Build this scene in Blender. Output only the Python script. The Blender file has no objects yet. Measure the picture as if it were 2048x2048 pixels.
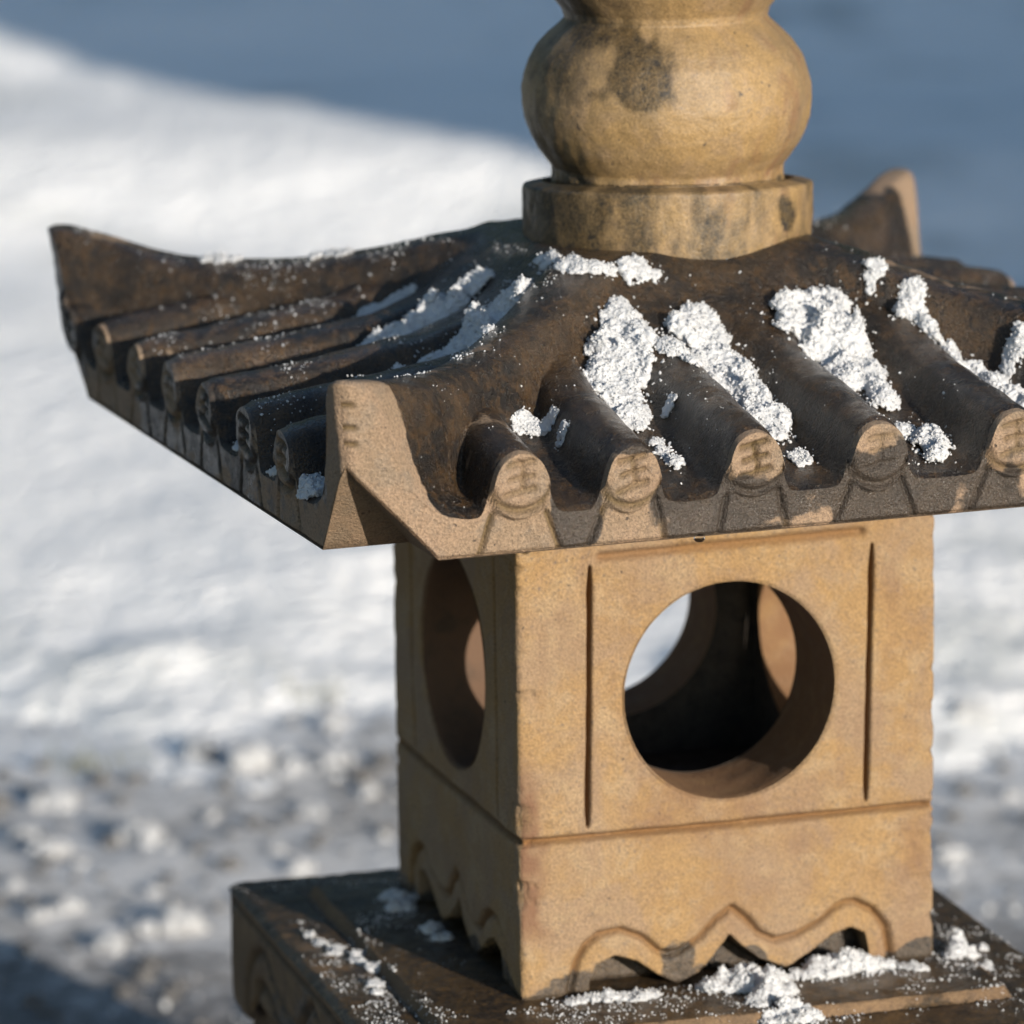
import bpy, math, random
import numpy as np
from mathutils import Matrix, Vector

# ------------------------------------------------------------------ camera, sky, sun, exposure
S = 0.20            # metres per lantern unit (width of the light chamber)
HB = 0.285           # height of the platform top above the ground
SUN_AZ, SUN_EL = math.radians(17.0), math.radians(12.2)
scene = bpy.context.scene
col = scene.collection

CAM = np.array([-3.72994118, -10.82793652, 3.44620852])
FW = np.array([0.29124413, 0.93348146, -0.20925876])
RT = np.array([0.95372207, -0.30041885, -0.01275679])
UP = np.array([0.07477351, 0.19585936, 0.97777709])
cam = bpy.data.cameras.new('camera')
cam_ob = bpy.data.objects.new('camera', cam)
col.objects.link(cam_ob)
M = Matrix(((RT[0], UP[0], -FW[0], CAM[0] * S), (RT[1], UP[1], -FW[1], CAM[1] * S),
            (RT[2], UP[2], -FW[2], CAM[2] * S + HB), (0, 0, 0, 1)))
cam_ob.matrix_world = M
cam.sensor_width = 36.0
cam.lens = 4.8943 * 36.0
cam.clip_start, cam.clip_end = 0.1, 2000.0
cam.dof.use_dof = True
cam.dof.focus_distance = 2.125
cam.dof.aperture_fstop = 8.8
scene.camera = cam_ob

world = bpy.data.worlds.new('World')
scene.world = world
world.use_nodes = True
wn = world.node_tree
bg = wn.nodes['Background']
sky = wn.nodes.new('ShaderNodeTexSky')
sky.sky_type = 'NISHITA'
sky.sun_disc = False
sky.sun_elevation = SUN_EL
sky.sun_rotation = math.radians(180.0) - SUN_AZ
sky.air_density = 1.0
sky.dust_density = 0.3
sky.ozone_density = 1.6
wn.links.new(sky.outputs[0], bg.inputs[0])
bg.inputs[1].default_value = 0.125

sun = bpy.data.lights.new('sun', 'SUN')
sun.energy = 5.0
sun.angle = math.radians(0.53)
sun.color = (1.0, 0.92, 0.81)
sun_ob = bpy.data.objects.new('sun', sun)
col.objects.link(sun_ob)
to_sun = Vector((math.sin(SUN_AZ) * math.cos(SUN_EL), -math.cos(SUN_AZ) * math.cos(SUN_EL), math.sin(SUN_EL)))
sun_ob.rotation_euler = to_sun.to_track_quat('Z', 'Y').to_euler()
sun_ob.location = (1.5, -5, 3)

scene.view_settings.view_transform = 'Standard'
scene.view_settings.look = 'None'
scene.view_settings.exposure = 0.62
scene.view_settings.gamma = 1.0
scene.render.engine = 'CYCLES'
scene.cycles.use_denoising = True
scene.cycles.max_bounces = 8
scene.cycles.sample_clamp_indirect = 8.0
scene.cycles.caustics_reflective = False
scene.cycles.caustics_refractive = False

# ------------------------------------------------------------------ [SHAPES] noise and carved surfaces (lantern units)
def _hash(ix, iy, iz, seed):
    h = (ix.astype(np.int64) * 374761393 + iy.astype(np.int64) * 668265263 + iz.astype(np.int64) * 2147483647 + seed * 974634777) & 0xffffffff
    h = ((h ^ (h >> 13)) * 1274126177) & 0xffffffff
    h = ((h ^ (h >> 16)) * 2246822519) & 0xffffffff
    return ((h ^ (h >> 15)) & 0xffffff) / float(0xffffff)
def vnoise(x, y, z, seed=0):
    x, y, z = np.broadcast_arrays(np.asarray(x, float), np.asarray(y, float), np.asarray(z, float))
    fx, fy, fz = np.floor(x), np.floor(y), np.floor(z)
    tx, ty, tz = x - fx, y - fy, z - fz
    tx, ty, tz = [t * t * t * (t * (t * 6 - 15) + 10) for t in (tx, ty, tz)]
    o = 0
    for a in (0, 1):
        for b in (0, 1):
            for c in (0, 1):
                o = o + _hash(fx + a, fy + b, fz + c, seed) * (tx if a else 1 - tx) * (ty if b else 1 - ty) * (tz if c else 1 - tz)
    return o * 2 - 1
def fbm(x, y, z=0.0, f=1.0, seed=0, octv=4):
    o, a, t = 0, 1.0, 0
    x, y, z = np.asarray(x, float), np.asarray(y, float), np.asarray(z, float)
    for i in range(octv):
        o = o + a * vnoise(x * f + 7.3 * i, y * f - 3.1 * i, z * f + 1.7 * i, seed + i)
        t += a; a *= 0.5; f *= 2.03
    return o / t
def sst(a, b, x):
    t = np.clip((x - a) / (b - a), 0, 1)
    return t * t * (3 - 2 * t)
def smax(a, b, k):
    h = np.clip(0.5 + 0.5 * (a - b) / k, 0, 1)
    return b + (a - b) * h + k * h * (1 - h)

R = 1.115           # roof half size
EAVE = 1.188        # height of the eave's lower edge
NB = 0.925          # where the lower corner notch starts
RYAW = 0.0439
ROFF = np.array([0.0036, -0.0012])
ROLLS = [[-0.748, -0.500, -0.220, 0.060, 0.378, 0.655, 0.915],      # front
         [-0.82, -0.56, -0.30, -0.04, 0.22, 0.475, 0.735],          # right
         [-0.80, -0.54, -0.27, 0.0, 0.27, 0.54, 0.80],              # back
         [0.985, 0.750, 0.460, 0.180, -0.110, -0.415, -0.690]]      # left
_vq = [0.0, 0.30, 0.36, 0.42, 0.50, 0.63, 0.77, 0.90, 1.0, 1.115, 1.3]
_vz = [1.665, 1.655, 1.620, 1.560, 1.490, 1.418, 1.372, 1.335, 1.303, 1.272, 1.23]
_hs = [0.0, 0.26, 0.33, 0.41, 0.5, 0.6, 0.7, 0.8, 0.875, 0.95, 1.03, 1.08, 1.115, 1.3]
_hz = [1.665, 1.650, 1.640, 1.612, 1.580, 1.552, 1.535, 1.527, 1.531, 1.545, 1.569, 1.582, 1.582, 1.57]
_rq = [0.0, 0.38, 0.46, 0.56, 0.70, 0.90, 1.0, 1.115, 1.3]
_rh = [0.0, 0.0, 0.020, 0.048, 0.074, 0.104, 0.124, 0.140, 0.14]
def _tab(xs, ys):
    g = np.linspace(xs[0], xs[-1], 600)
    v = np.interp(g, xs, ys)
    k = np.hanning(31); k /= k.sum()
    v = np.convolve(np.pad(v, 15, mode='edge'), k, mode='valid')
    return lambda q: np.interp(q, g, v)
VAL, HIP, RHT = _tab(_vq, _vz), _tab(_hs, _hz), _tab(_rq, _rh)
def roof_top(x, y):
    """height of the roof, id of the part at (x, y) in roof coordinates: 0 slab, 1..28 rolls, 101..104 hips"""
    ax, ay = np.abs(x), np.abs(y)
    q = np.maximum(ax, ay)
    side = np.where(ay >= ax, np.where(y < 0, 0, 2), np.where(x > 0, 1, 3))
    lat = np.where(ay >= ax, x, y)
    v = VAL(q) + 0.006 * fbm(x, y, 0, 5, 3) + 0.0025 * fbm(x, y, 0, 22, 9, 3)
    rh = RHT(q)
    best = np.zeros_like(q); pid = np.zeros(q.shape, int)
    for s in range(4):
        for i, u in enumerate(ROLLS[s]):
            wob = 0.010 * vnoise(q * 5, u * 9, s * 3.3, 5)
            c = u * (0.90 + 0.10 * q / R) + wob
            m = side == s
            wdt = 0.070 + 0.004 * vnoise(q * 6, u * 5 + s, 1.5, 6)
            d = np.abs(lat - c)
            f = (1.0 / (1.0 + (d / (wdt * 1.0)) ** 9)) * (1 - 0.38 * np.minimum(d / wdt, 1.2) ** 2)
            f = f * (1 + 0.07 * vnoise(q * 7, u * 13 + s * 5, 0.5, 8))
            take = m & (f > best)
            best = np.where(take, f, best)
            pid = np.where(take & (d < 0.083), 1 + s * 7 + i, pid)
    z = v + rh * best
    hs = (ax + ay) / 2
    hm = np.abs(ax - ay) / math.sqrt(2)
    wob = 0.010 * fbm(x, y, 2.0, 6, 21, 3)
    ins = sst(1.02, 0.86, hs)
    wh = 0.078 + wob + 0.010 * ins
    f = 1.0 / (1.0 + (hm / wh) ** (4.5 + 6.0 * ins)) * (1 - 0.30 * ins * np.minimum(hm / wh, 1.2) ** 2)
    hz = v + np.maximum(HIP(hs) + 0.006 * fbm(x, y, 4.0, 7, 31, 3) - v, 0) * f
    quad = np.where(x < 0, np.where(y < 0, 0, 3), np.where(y < 0, 1, 2))
    z2 = smax(z, hz, 0.008)
    ish = (hz > z - 0.004) & (hm < 0.125) & (q > 0.34)
    pid = np.where(ish, 101 + quad, np.where(rh < 0.03, 0, pid))
    z2 = np.where(q < 0.25, np.minimum(z2, 1.66), z2)
    return z2, pid
def tip_push(x, y, z):
    """corner tips lean outwards a little"""
    k = np.clip((z - 1.20) / 0.38, 0, 1) * sst(0.50, 1.02, np.minimum(np.abs(x), np.abs(y)) / R)
    return x * (1 + 0.034 * k), y * (1 + 0.034 * k)
RC = 0.034
def round_corner(x, y):
    px, py = np.abs(x) - (R - RC), np.abs(y) - (R - RC)
    m = (px > 0) & (py > 0)
    f = np.where(m, np.maximum(px, py) / np.maximum(np.hypot(px, py), 1e-9), 1.0)
    return np.where(m, np.sign(x) * (R - RC + px * f), x), np.where(m, np.sign(y) * (R - RC + py * f), y)
def roof_xy(x, y):
    c, s = math.cos(RYAW), math.sin(RYAW)
    return x * c - y * s + ROFF[0], x * s + y * c + ROFF[1]
# [END SHAPES]

# ------------------------------------------------------------------ materials
def new_mat(name):
    m = bpy.data.materials.new(name); m.use_nodes = True
    nt = m.node_tree
    return m, nt, nt.nodes['Principled BSDF']
class NT:
    def __init__(s, nt): s.nt = nt
    def n(s, t, **kw):
        nd = s.nt.nodes.new(t)
        for k, v in kw.items(): setattr(nd, k, v)
        return nd
    def link(s, a, b): s.nt.links.new(a, b)
    def noise(s, co, scale, detail=4, rough=0.55, dist=0.0):
        nd = s.n('ShaderNodeTexNoise'); nd.inputs['Scale'].default_value = scale
        nd.inputs['Detail'].default_value = detail; nd.inputs['Roughness'].default_value = rough
        nd.inputs['Distortion'].default_value = dist
        s.link(co, nd.inputs['Vector']); return nd.outputs['Fac']
    def ramp(s, fac, a, b, lo=0.0, hi=1.0):
        nd = s.n('ShaderNodeMapRange'); nd.interpolation_type = 'SMOOTHSTEP'
        for i, v in zip(('From Min', 'From Max', 'To Min', 'To Max'), (a, b, lo, hi)): nd.inputs[i].default_value = v
        s.link(fac, nd.inputs['Value']); return nd.outputs['Result']
    def mix(s, fac, a, b, blend='MIX'):
        nd = s.n('ShaderNodeMix'); nd.data_type = 'RGBA'; nd.blend_type = blend
        for v, k in ((fac, 0), (a, 6), (b, 7)):
            if hasattr(v, 'is_linked') or hasattr(v, 'links'): s.link(v, nd.inputs[k])
            else: nd.inputs[k].default_value = v if not isinstance(v, tuple) else (*v, 1.0)
        return nd.outputs[2]
    def math(s, op, a, b=0.0, clamp=False):
        nd = s.n('ShaderNodeMath'); nd.operation = op; nd.use_clamp = clamp
        for v, k in ((a, 0), (b, 1)):
            if hasattr(v, 'links'): s.link(v, nd.inputs[k])
            else: nd.inputs[k].default_value = v
        return nd.outputs[0]
    def bump(s, h, strength, dist, normal=None):
        nd = s.n('ShaderNodeBump'); nd.inputs['Strength'].default_value = strength; nd.inputs['Distance'].default_value = dist
        s.link(h, nd.inputs['Height'])
        if normal is not None: s.link(normal, nd.inputs['Normal'])
        return nd.outputs['Normal']

def stone_mat(name, dry_a, dry_b, dry_c, wet_a, wet_b, dirt, grain=1.0, wet_rough=(0.22, 0.5), speck=0.35, soft=False, dry_rough=0.82, spec=0.45, film=0.0):
    m, nt, bs = new_mat(name); t = NT(nt)
    co = t.n('ShaderNodeTexCoord').outputs['Object']
    at = t.n('ShaderNodeAttribute'); at.attribute_name = 'wear'
    sep = t.n('ShaderNodeSeparateColor'); t.link(at.outputs['Color'], sep.inputs[0])
    wet_at, dirt_at, stain_shade_at = sep.outputs
    n_big = t.noise(co, 22, 5, 0.6, 0.6)
    n_mid = t.noise(co, 75, 5, 0.62, 0.3)
    n_fin = t.noise(co, 900, 3, 0.65)
    n_pit = t.noise(co, 950, 2, 0.5)
    n_spk = t.noise(co, 520, 4, 0.75)
    c = t.mix(t.ramp(n_big, 0.40, 0.60), dry_a, dry_b)
    c = t.mix(t.ramp(n_mid, 0.46, 0.68, 0, 0.8), c, dry_c)
    # grain and dark mineral specks
    c = t.mix(t.ramp(n_fin, 0.25, 0.75, 0, 1), t.mix(1.0, c, (0.68, 0.67, 0.66), 'MULTIPLY'), t.mix(1.0, c, (1.27, 1.25, 1.2), 'MULTIPLY'))
    sp = t.math('MULTIPLY', t.ramp(n_spk, 0.555, 0.68, 0, speck), t.ramp(n_mid, 0.35, 0.6, 0.3, 1))
    c = t.mix(sp, c, (0.09, 0.075, 0.07))
    c = t.mix(t.ramp(n_pit, 0.70, 0.74, 0, 0.75), c, (0.05, 0.035, 0.03))
    n_hole = t.noise(co, 230, 2, 0.5)
    c = t.mix(t.ramp(n_hole, 0.715, 0.745, 0, 0.85), c, (0.045, 0.034, 0.028))
    n_pale = t.noise(co, 48, 6, 0.7, 1.2)
    c = t.mix(t.ramp(n_pale, 0.56, 0.68, 0, 0.35), c, t.mix(1.0, c, (1.25, 1.28, 1.35), 'MULTIPLY'))
    c = t.mix(t.ramp(n_pale, 0.44, 0.32, 0, 0.30), c, t.mix(1.0, c, (0.72, 0.66, 0.62), 'MULTIPLY'))
    # iron stain and window reveal shade (blue channel) and ochre dirt in carved lines (green channel)
    c = t.mix(t.math('MULTIPLY', stain_shade_at, t.ramp(n_mid, 0.25, 0.6, 0.3, 1), True), c, (0.150, 0.078, 0.042))
    c = t.mix(t.math('MULTIPLY', dirt_at, t.ramp(n_mid, 0.2, 0.7, 0.55, 1), True), c, dirt)
    # wet areas
    w = t.math('ADD', wet_at, t.math('MULTIPLY', t.math('SUBTRACT', n_mid, 0.5), 0.55 if soft else 0.9))
    wf = t.ramp(w, 0.26, 0.78) if soft else t.ramp(w, 0.42, 0.58)
    wc = t.mix(t.ramp(n_big, 0.36, 0.64), wet_a, wet_b)
    wc = t.mix(t.ramp(n_mid, 0.45, 0.75, 0, 0.6), wc, t.mix(1.0, wet_a, (0.45, 0.45, 0.5), 'MULTIPLY'))
    wc = t.mix(t.ramp(n_fin, 0.3, 0.7), t.mix(1.0, wc, (0.65, 0.65, 0.65), 'MULTIPLY'), t.mix(1.0, wc, (1.3, 1.3, 1.3), 'MULTIPLY'))
    n_st = t.noise(co, 170, 5, 0.7, 0.8)
    wc = t.mix(t.ramp(n_st, 0.50, 0.62, 0, 0.75), wc, t.mix(1.0, wet_b, (1.35, 1.3, 1.3), 'MULTIPLY'))
    wc = t.mix(t.ramp(n_st, 0.46, 0.34, 0, 0.8), wc, (0.006, 0.0055, 0.006))
    wc = t.mix(t.ramp(n_spk, 0.60, 0.70, 0, 0.45), wc, (0.12, 0.092, 0.065))
    wc = t.mix(at.outputs['Alpha'], wc, t.mix(t.ramp(n_mid, 0.35, 0.65), (0.060, 0.046, 0.035), (0.040, 0.031, 0.024)))
    wc = t.mix(t.ramp(n_fin, 0.3, 0.7), t.mix(1.0, wc, (0.7, 0.7, 0.7), 'MULTIPLY'), t.mix(1.0, wc, (1.35, 1.35, 1.35), 'MULTIPLY'))
    c = t.mix(wf, c, wc)
    t.link(c, bs.inputs['Base Color'])
    r_wet = t.ramp(n_mid, 0.35, 0.7, wet_rough[0], wet_rough[1])
    rr = t.n('ShaderNodeMix'); rr.data_type = 'FLOAT'
    t.link(wf, rr.inputs[0]); rr.inputs[2].default_value = dry_rough; t.link(r_wet, rr.inputs[3])
    t.link(rr.outputs[0], bs.inputs['Roughness'])
    bs.inputs['Specular IOR Level'].default_value = spec
    n = t.bump(n_mid, 0.12 * grain, 0.004)
    n = t.bump(n_spk, 0.60 * grain, 0.0011, n)
    n = t.bump(n_fin, 0.65 * grain, 0.0009, n)
    t.link(n, bs.inputs['Normal'])
    if film:
        t.link(t.math('MULTIPLY', wf, t.ramp(n_big, 0.42, 0.60, film * 0.35, film)), bs.inputs['Coat Weight'])
        bs.inputs['Coat Roughness'].default_value = 0.09
        bs.inputs['Coat IOR'].default_value = 1.33
        t.link(n, bs.inputs['Coat Normal'])
    return m

M_CHAMBER = stone_mat('chamber_sandstone', (0.262, 0.164, 0.073), (0.234, 0.158, 0.096), (0.285, 0.202, 0.118), (0.070, 0.049, 0.030), (0.050, 0.038, 0.027), (0.17, 0.078, 0.020), 1.2, speck=0.85)
M_ROOF = stone_mat('roof_sandstone', (0.275, 0.192, 0.130), (0.240, 0.172, 0.115), (0.22, 0.170, 0.125), (0.0085, 0.0070, 0.0060), (0.040, 0.022, 0.0075), (0.115, 0.076, 0.028), 1.7, (0.2, 0.45), 0.55, spec=0.34, film=0.8)
M_FINIAL = stone_mat('finial_sandstone', (0.245, 0.160, 0.070), (0.215, 0.146, 0.074), (0.235, 0.160, 0.090), (0.052, 0.038, 0.020), (0.072, 0.047, 0.019), (0.09, 0.062, 0.028), 0.55, (0.4, 0.7), 0.35, soft=True, dry_rough=0.52)
M_PLAT = stone_mat('platform_sandstone', (0.19, 0.125, 0.07), (0.15, 0.10, 0.058), (0.115, 0.082, 0.052), (0.032, 0.021, 0.012), (0.068, 0.040, 0.015), (0.042, 0.027, 0.015), 1.1, (0.35, 0.6), 0.5, spec=0.3, film=0.5)
M_DARK_HOLLOW = stone_mat('dark_hollow', (0.05, 0.036, 0.025), (0.04, 0.03, 0.022), (0.06, 0.045, 0.03), (0.035, 0.026, 0.019), (0.03, 0.023, 0.018), (0.04, 0.03, 0.02), 0.8, (0.75, 0.9))  # deep shade of the hollow put into a near-black stone colour

def snow_mat(name, colr=(0.76, 0.765, 0.775), scale=900.0, bump=0.5, trans=0.30, rough=0.45, sss=0.0, mott=False):
    m, nt, bs = new_mat(name); t = NT(nt)
    co = t.n('ShaderNodeTexCoord').outputs['Object']
    bs.inputs['Base Color'].default_value = (*colr, 1)
    bs.inputs['Roughness'].default_value = rough
    bs.inputs['Specular IOR Level'].default_value = 0.4
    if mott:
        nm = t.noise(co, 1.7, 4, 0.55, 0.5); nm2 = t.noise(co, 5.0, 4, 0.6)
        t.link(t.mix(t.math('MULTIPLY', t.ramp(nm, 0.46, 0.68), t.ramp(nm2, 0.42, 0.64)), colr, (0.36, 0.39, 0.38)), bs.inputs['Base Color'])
    if sss:
        bs.inputs['Subsurface Weight'].default_value = 0.35
        bs.inputs['Subsurface Radius'].default_value = (1.0, 1.0, 1.0)
        bs.inputs['Subsurface Scale'].default_value = sss
    n = t.noise(co, scale, 4, 0.6)
    nb = t.bump(n, bump, 1.0 / scale)
    t.link(nb, bs.inputs['Normal'])
    tr = t.n('ShaderNodeBsdfTranslucent'); tr.inputs['Color'].default_value = (*colr, 1)
    mx = t.n('ShaderNodeMixShader'); mx.inputs[0].default_value = trans
    t.link(bs.outputs[0], mx.inputs[1]); t.link(tr.outputs[0], mx.inputs[2])
    t.link(mx.outputs[0], nt.nodes['Material Output'].inputs['Surface'])
    return m
M_SNOW = snow_mat('granular_snow', (0.61, 0.615, 0.625), 1700.0, 1.0, 0.20, 0.30, sss=0.0008)
def ice_mat():
    m, nt, bs = new_mat('ice_grains')
    bs.inputs['Base Color'].default_value = (0.85, 0.88, 0.92, 1)
    bs.inputs['Roughness'].default_value = 0.06
    bs.inputs['Transmission Weight'].default_value = 0.55
    bs.inputs['IOR'].default_value = 1.31
    return m
M_ICE = ice_mat()

# ------------------------------------------------------------------ mesh helpers
def to_world(V):
    V = np.asarray(V, float) * S
    V[..., 2] += HB
    return V
def mesh_obj(name, V, F, mat, parent=None, normals=None, wear=None, smooth=True):
    me = bpy.data.meshes.new(name)
    V = np.asarray(V, np.float32)
    F = np.asarray(F, np.int32)
    me.vertices.add(len(V)); me.vertices.foreach_set('co', V.ravel())
    k = F.shape[1]
    me.loops.add(F.size); me.loops.foreach_set('vertex_index', F.ravel())
    me.polygons.add(len(F))
    me.polygons.foreach_set('loop_start', np.arange(0, F.size, k, dtype=np.int32))
    if smooth: me.polygons.foreach_set('use_smooth', np.ones(len(F), bool))
    me.update(calc_edges=True)
    if wear is not None:
        a = me.attributes.new('wear', 'FLOAT_COLOR', 'POINT')
        w = np.zeros((len(V), 4), np.float32); w[:, :wear.shape[1]] = np.clip(wear, 0, 1)
        a.data.foreach_set('color', w.ravel())
    if normals is not None:
        me.normals_split_custom_set_from_vertices(np.asarray(normals, float).tolist())
    me.materials.append(mat)
    o = bpy.data.objects.new(name, me)
    col.objects.link(o)
    if parent is not None: o.parent = parent
    return o
def tag(o, label=None, cat=None, group=None, kind=None):
    if label: o['label'] = label
    if cat: o['category'] = cat
    if group: o['group'] = group
    if kind: o['kind'] = kind
    return o
def empty(name, loc=(0, 0, 0)):
    o = bpy.data.objects.new(name, None); o.empty_display_size = 0.05
    o.location = loc; col.objects.link(o); return o
class Acc:
    """collects grid surfaces and hands each region of them to its own part"""
    def __init__(s): s.d = {}
    def grid(s, P, wear, pid, flip=False, keep=None, wrap=False):
        n, m = P.shape[:2]
        if wrap:
            du = np.roll(P, -1, 0) - np.roll(P, 1, 0)
        else:
            du = np.gradient(P, axis=0)
        dv = np.gradient(P, axis=1)
        N = np.cross(du, dv)
        if flip: N = -N
        N /= np.linalg.norm(N, axis=2, keepdims=True) + 1e-12
        idx = np.arange(n * m).reshape(n, m)
        if wrap: idx = np.concatenate([idx, idx[:1]], 0)
        a, b, c, d = idx[:-1, :-1], idx[1:, :-1], idx[1:, 1:], idx[:-1, 1:]
        F = np.stack([a, d, c, b] if flip else [a, b, c, d], -1).reshape(-1, 4)
        p = np.broadcast_to(pid, a.shape).reshape(-1)
        if keep is not None:
            kk = keep.reshape(-1); F, p = F[kk], p[kk]
        Pv, Nv, Wv = P.reshape(-1, 3), N.reshape(-1, 3), wear.reshape(-1, 4)
        for q in np.unique(p):
            f = F[p == q]
            u, inv = np.unique(f, return_inverse=True)
            s.d.setdefault(q, []).append((Pv[u], inv.reshape(f.shape), Nv[u], Wv[u]))
    def build(s, pid, name, mat, parent):
        if pid not in s.d: return None
        V, F, N, W, o = [], [], [], [], 0
        for v, f, n, w in s.d[pid]:
            V.append(v); F.append(f + o); N.append(n); W.append(w); o += len(v)
        return mesh_obj(name, to_world(np.concatenate(V)), np.concatenate(F), mat, parent, np.concatenate(N), np.concatenate(W))
def wear3(wet, dirt, stain, lite=0.0):
    return np.stack(np.broadcast_arrays(*[np.asarray(v, float) for v in (wet, dirt, stain, lite)]), -1)
def seg_dist(u, z, a, b):
    a, b = np.array(a), np.array(b)
    d = b - a; t = np.clip(((u - a[0]) * d[0] + (z - a[1]) * d[1]) / (d @ d), 0, 1)
    return np.hypot(u - a[0] - t * d[0], z - a[1] - t * d[1]), t
def poly_dist(u, z, pts):
    o = np.full(np.broadcast(u, z).shape, 9.0)
    for a, b in zip(pts[:-1], pts[1:]): o = np.minimum(o, seg_dist(u, z, a, b)[0])
    return o

# ------------------------------------------------------------------ stone lantern
lantern = tag(empty('stone_lantern'), 'weathered tan sandstone garden lantern with flared tile roof, snow in its furrows', 'lantern')

# --- roof: top surface
acc = Acc()
g = np.linspace(-R, R, 381)
X, Y = np.meshgrid(g, g, indexing='ij')
Z, PID = roof_top(X, Y)
q = np.maximum(np.abs(X), np.abs(Y))
edge = sst(R - 0.018, R, q)
Zt = Z - 0.006 * edge ** 2
PX, PY = tip_push(*round_corner(X, Y), Zt)
WX, WY = roof_xy(PX, PY)
hs = (np.abs(X) + np.abs(Y)) / 2
hm = np.abs(np.abs(X) - np.abs(Y)) / math.sqrt(2)
dryc = np.where(X * Y > 0, 1.0, 0.0) * sst(1.005, 1.035, hs + 0.02 * fbm(X, Y, 0, 12, 40)) * sst(0.22, 0.12, hm)
wet = 0.86 + 0.30 * fbm(X, Y, 1, 7, 50) - 1.1 * dryc
wet = wet - 0.22 * sst(1.45, 1.52, Z) * sst(0.06, 0.0, hm)
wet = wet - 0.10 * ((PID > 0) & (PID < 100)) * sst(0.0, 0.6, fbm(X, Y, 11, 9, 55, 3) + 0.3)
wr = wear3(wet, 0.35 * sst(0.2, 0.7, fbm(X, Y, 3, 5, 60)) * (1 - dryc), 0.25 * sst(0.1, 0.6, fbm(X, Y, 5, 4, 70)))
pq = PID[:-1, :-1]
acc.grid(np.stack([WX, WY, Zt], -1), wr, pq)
# --- roof: underside (square corner notches)
gb = np.unique(np.round(np.concatenate([np.linspace(-R, R, 41), [-NB, NB], R - np.linspace(0, RC, 7), -R + np.linspace(0, RC, 7)]), 6))
X, Y = np.meshgrid(gb, gb, indexing='ij')
KN = (1.405 - EAVE) / (R - NB)
def under(x, y): return EAVE + np.maximum(0, np.minimum(np.abs(x), np.abs(y)) - NB) * KN
Zb = under(X, Y)
WX, WY = roof_xy(*tip_push(*round_corner(X, Y), Zb))
acc.grid(np.stack([WX, WY, Zb], -1), wear3(0.15 + 0 * X, 0.25 + 0 * X, 0.1 + 0 * X), 900, flip=True)
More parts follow.
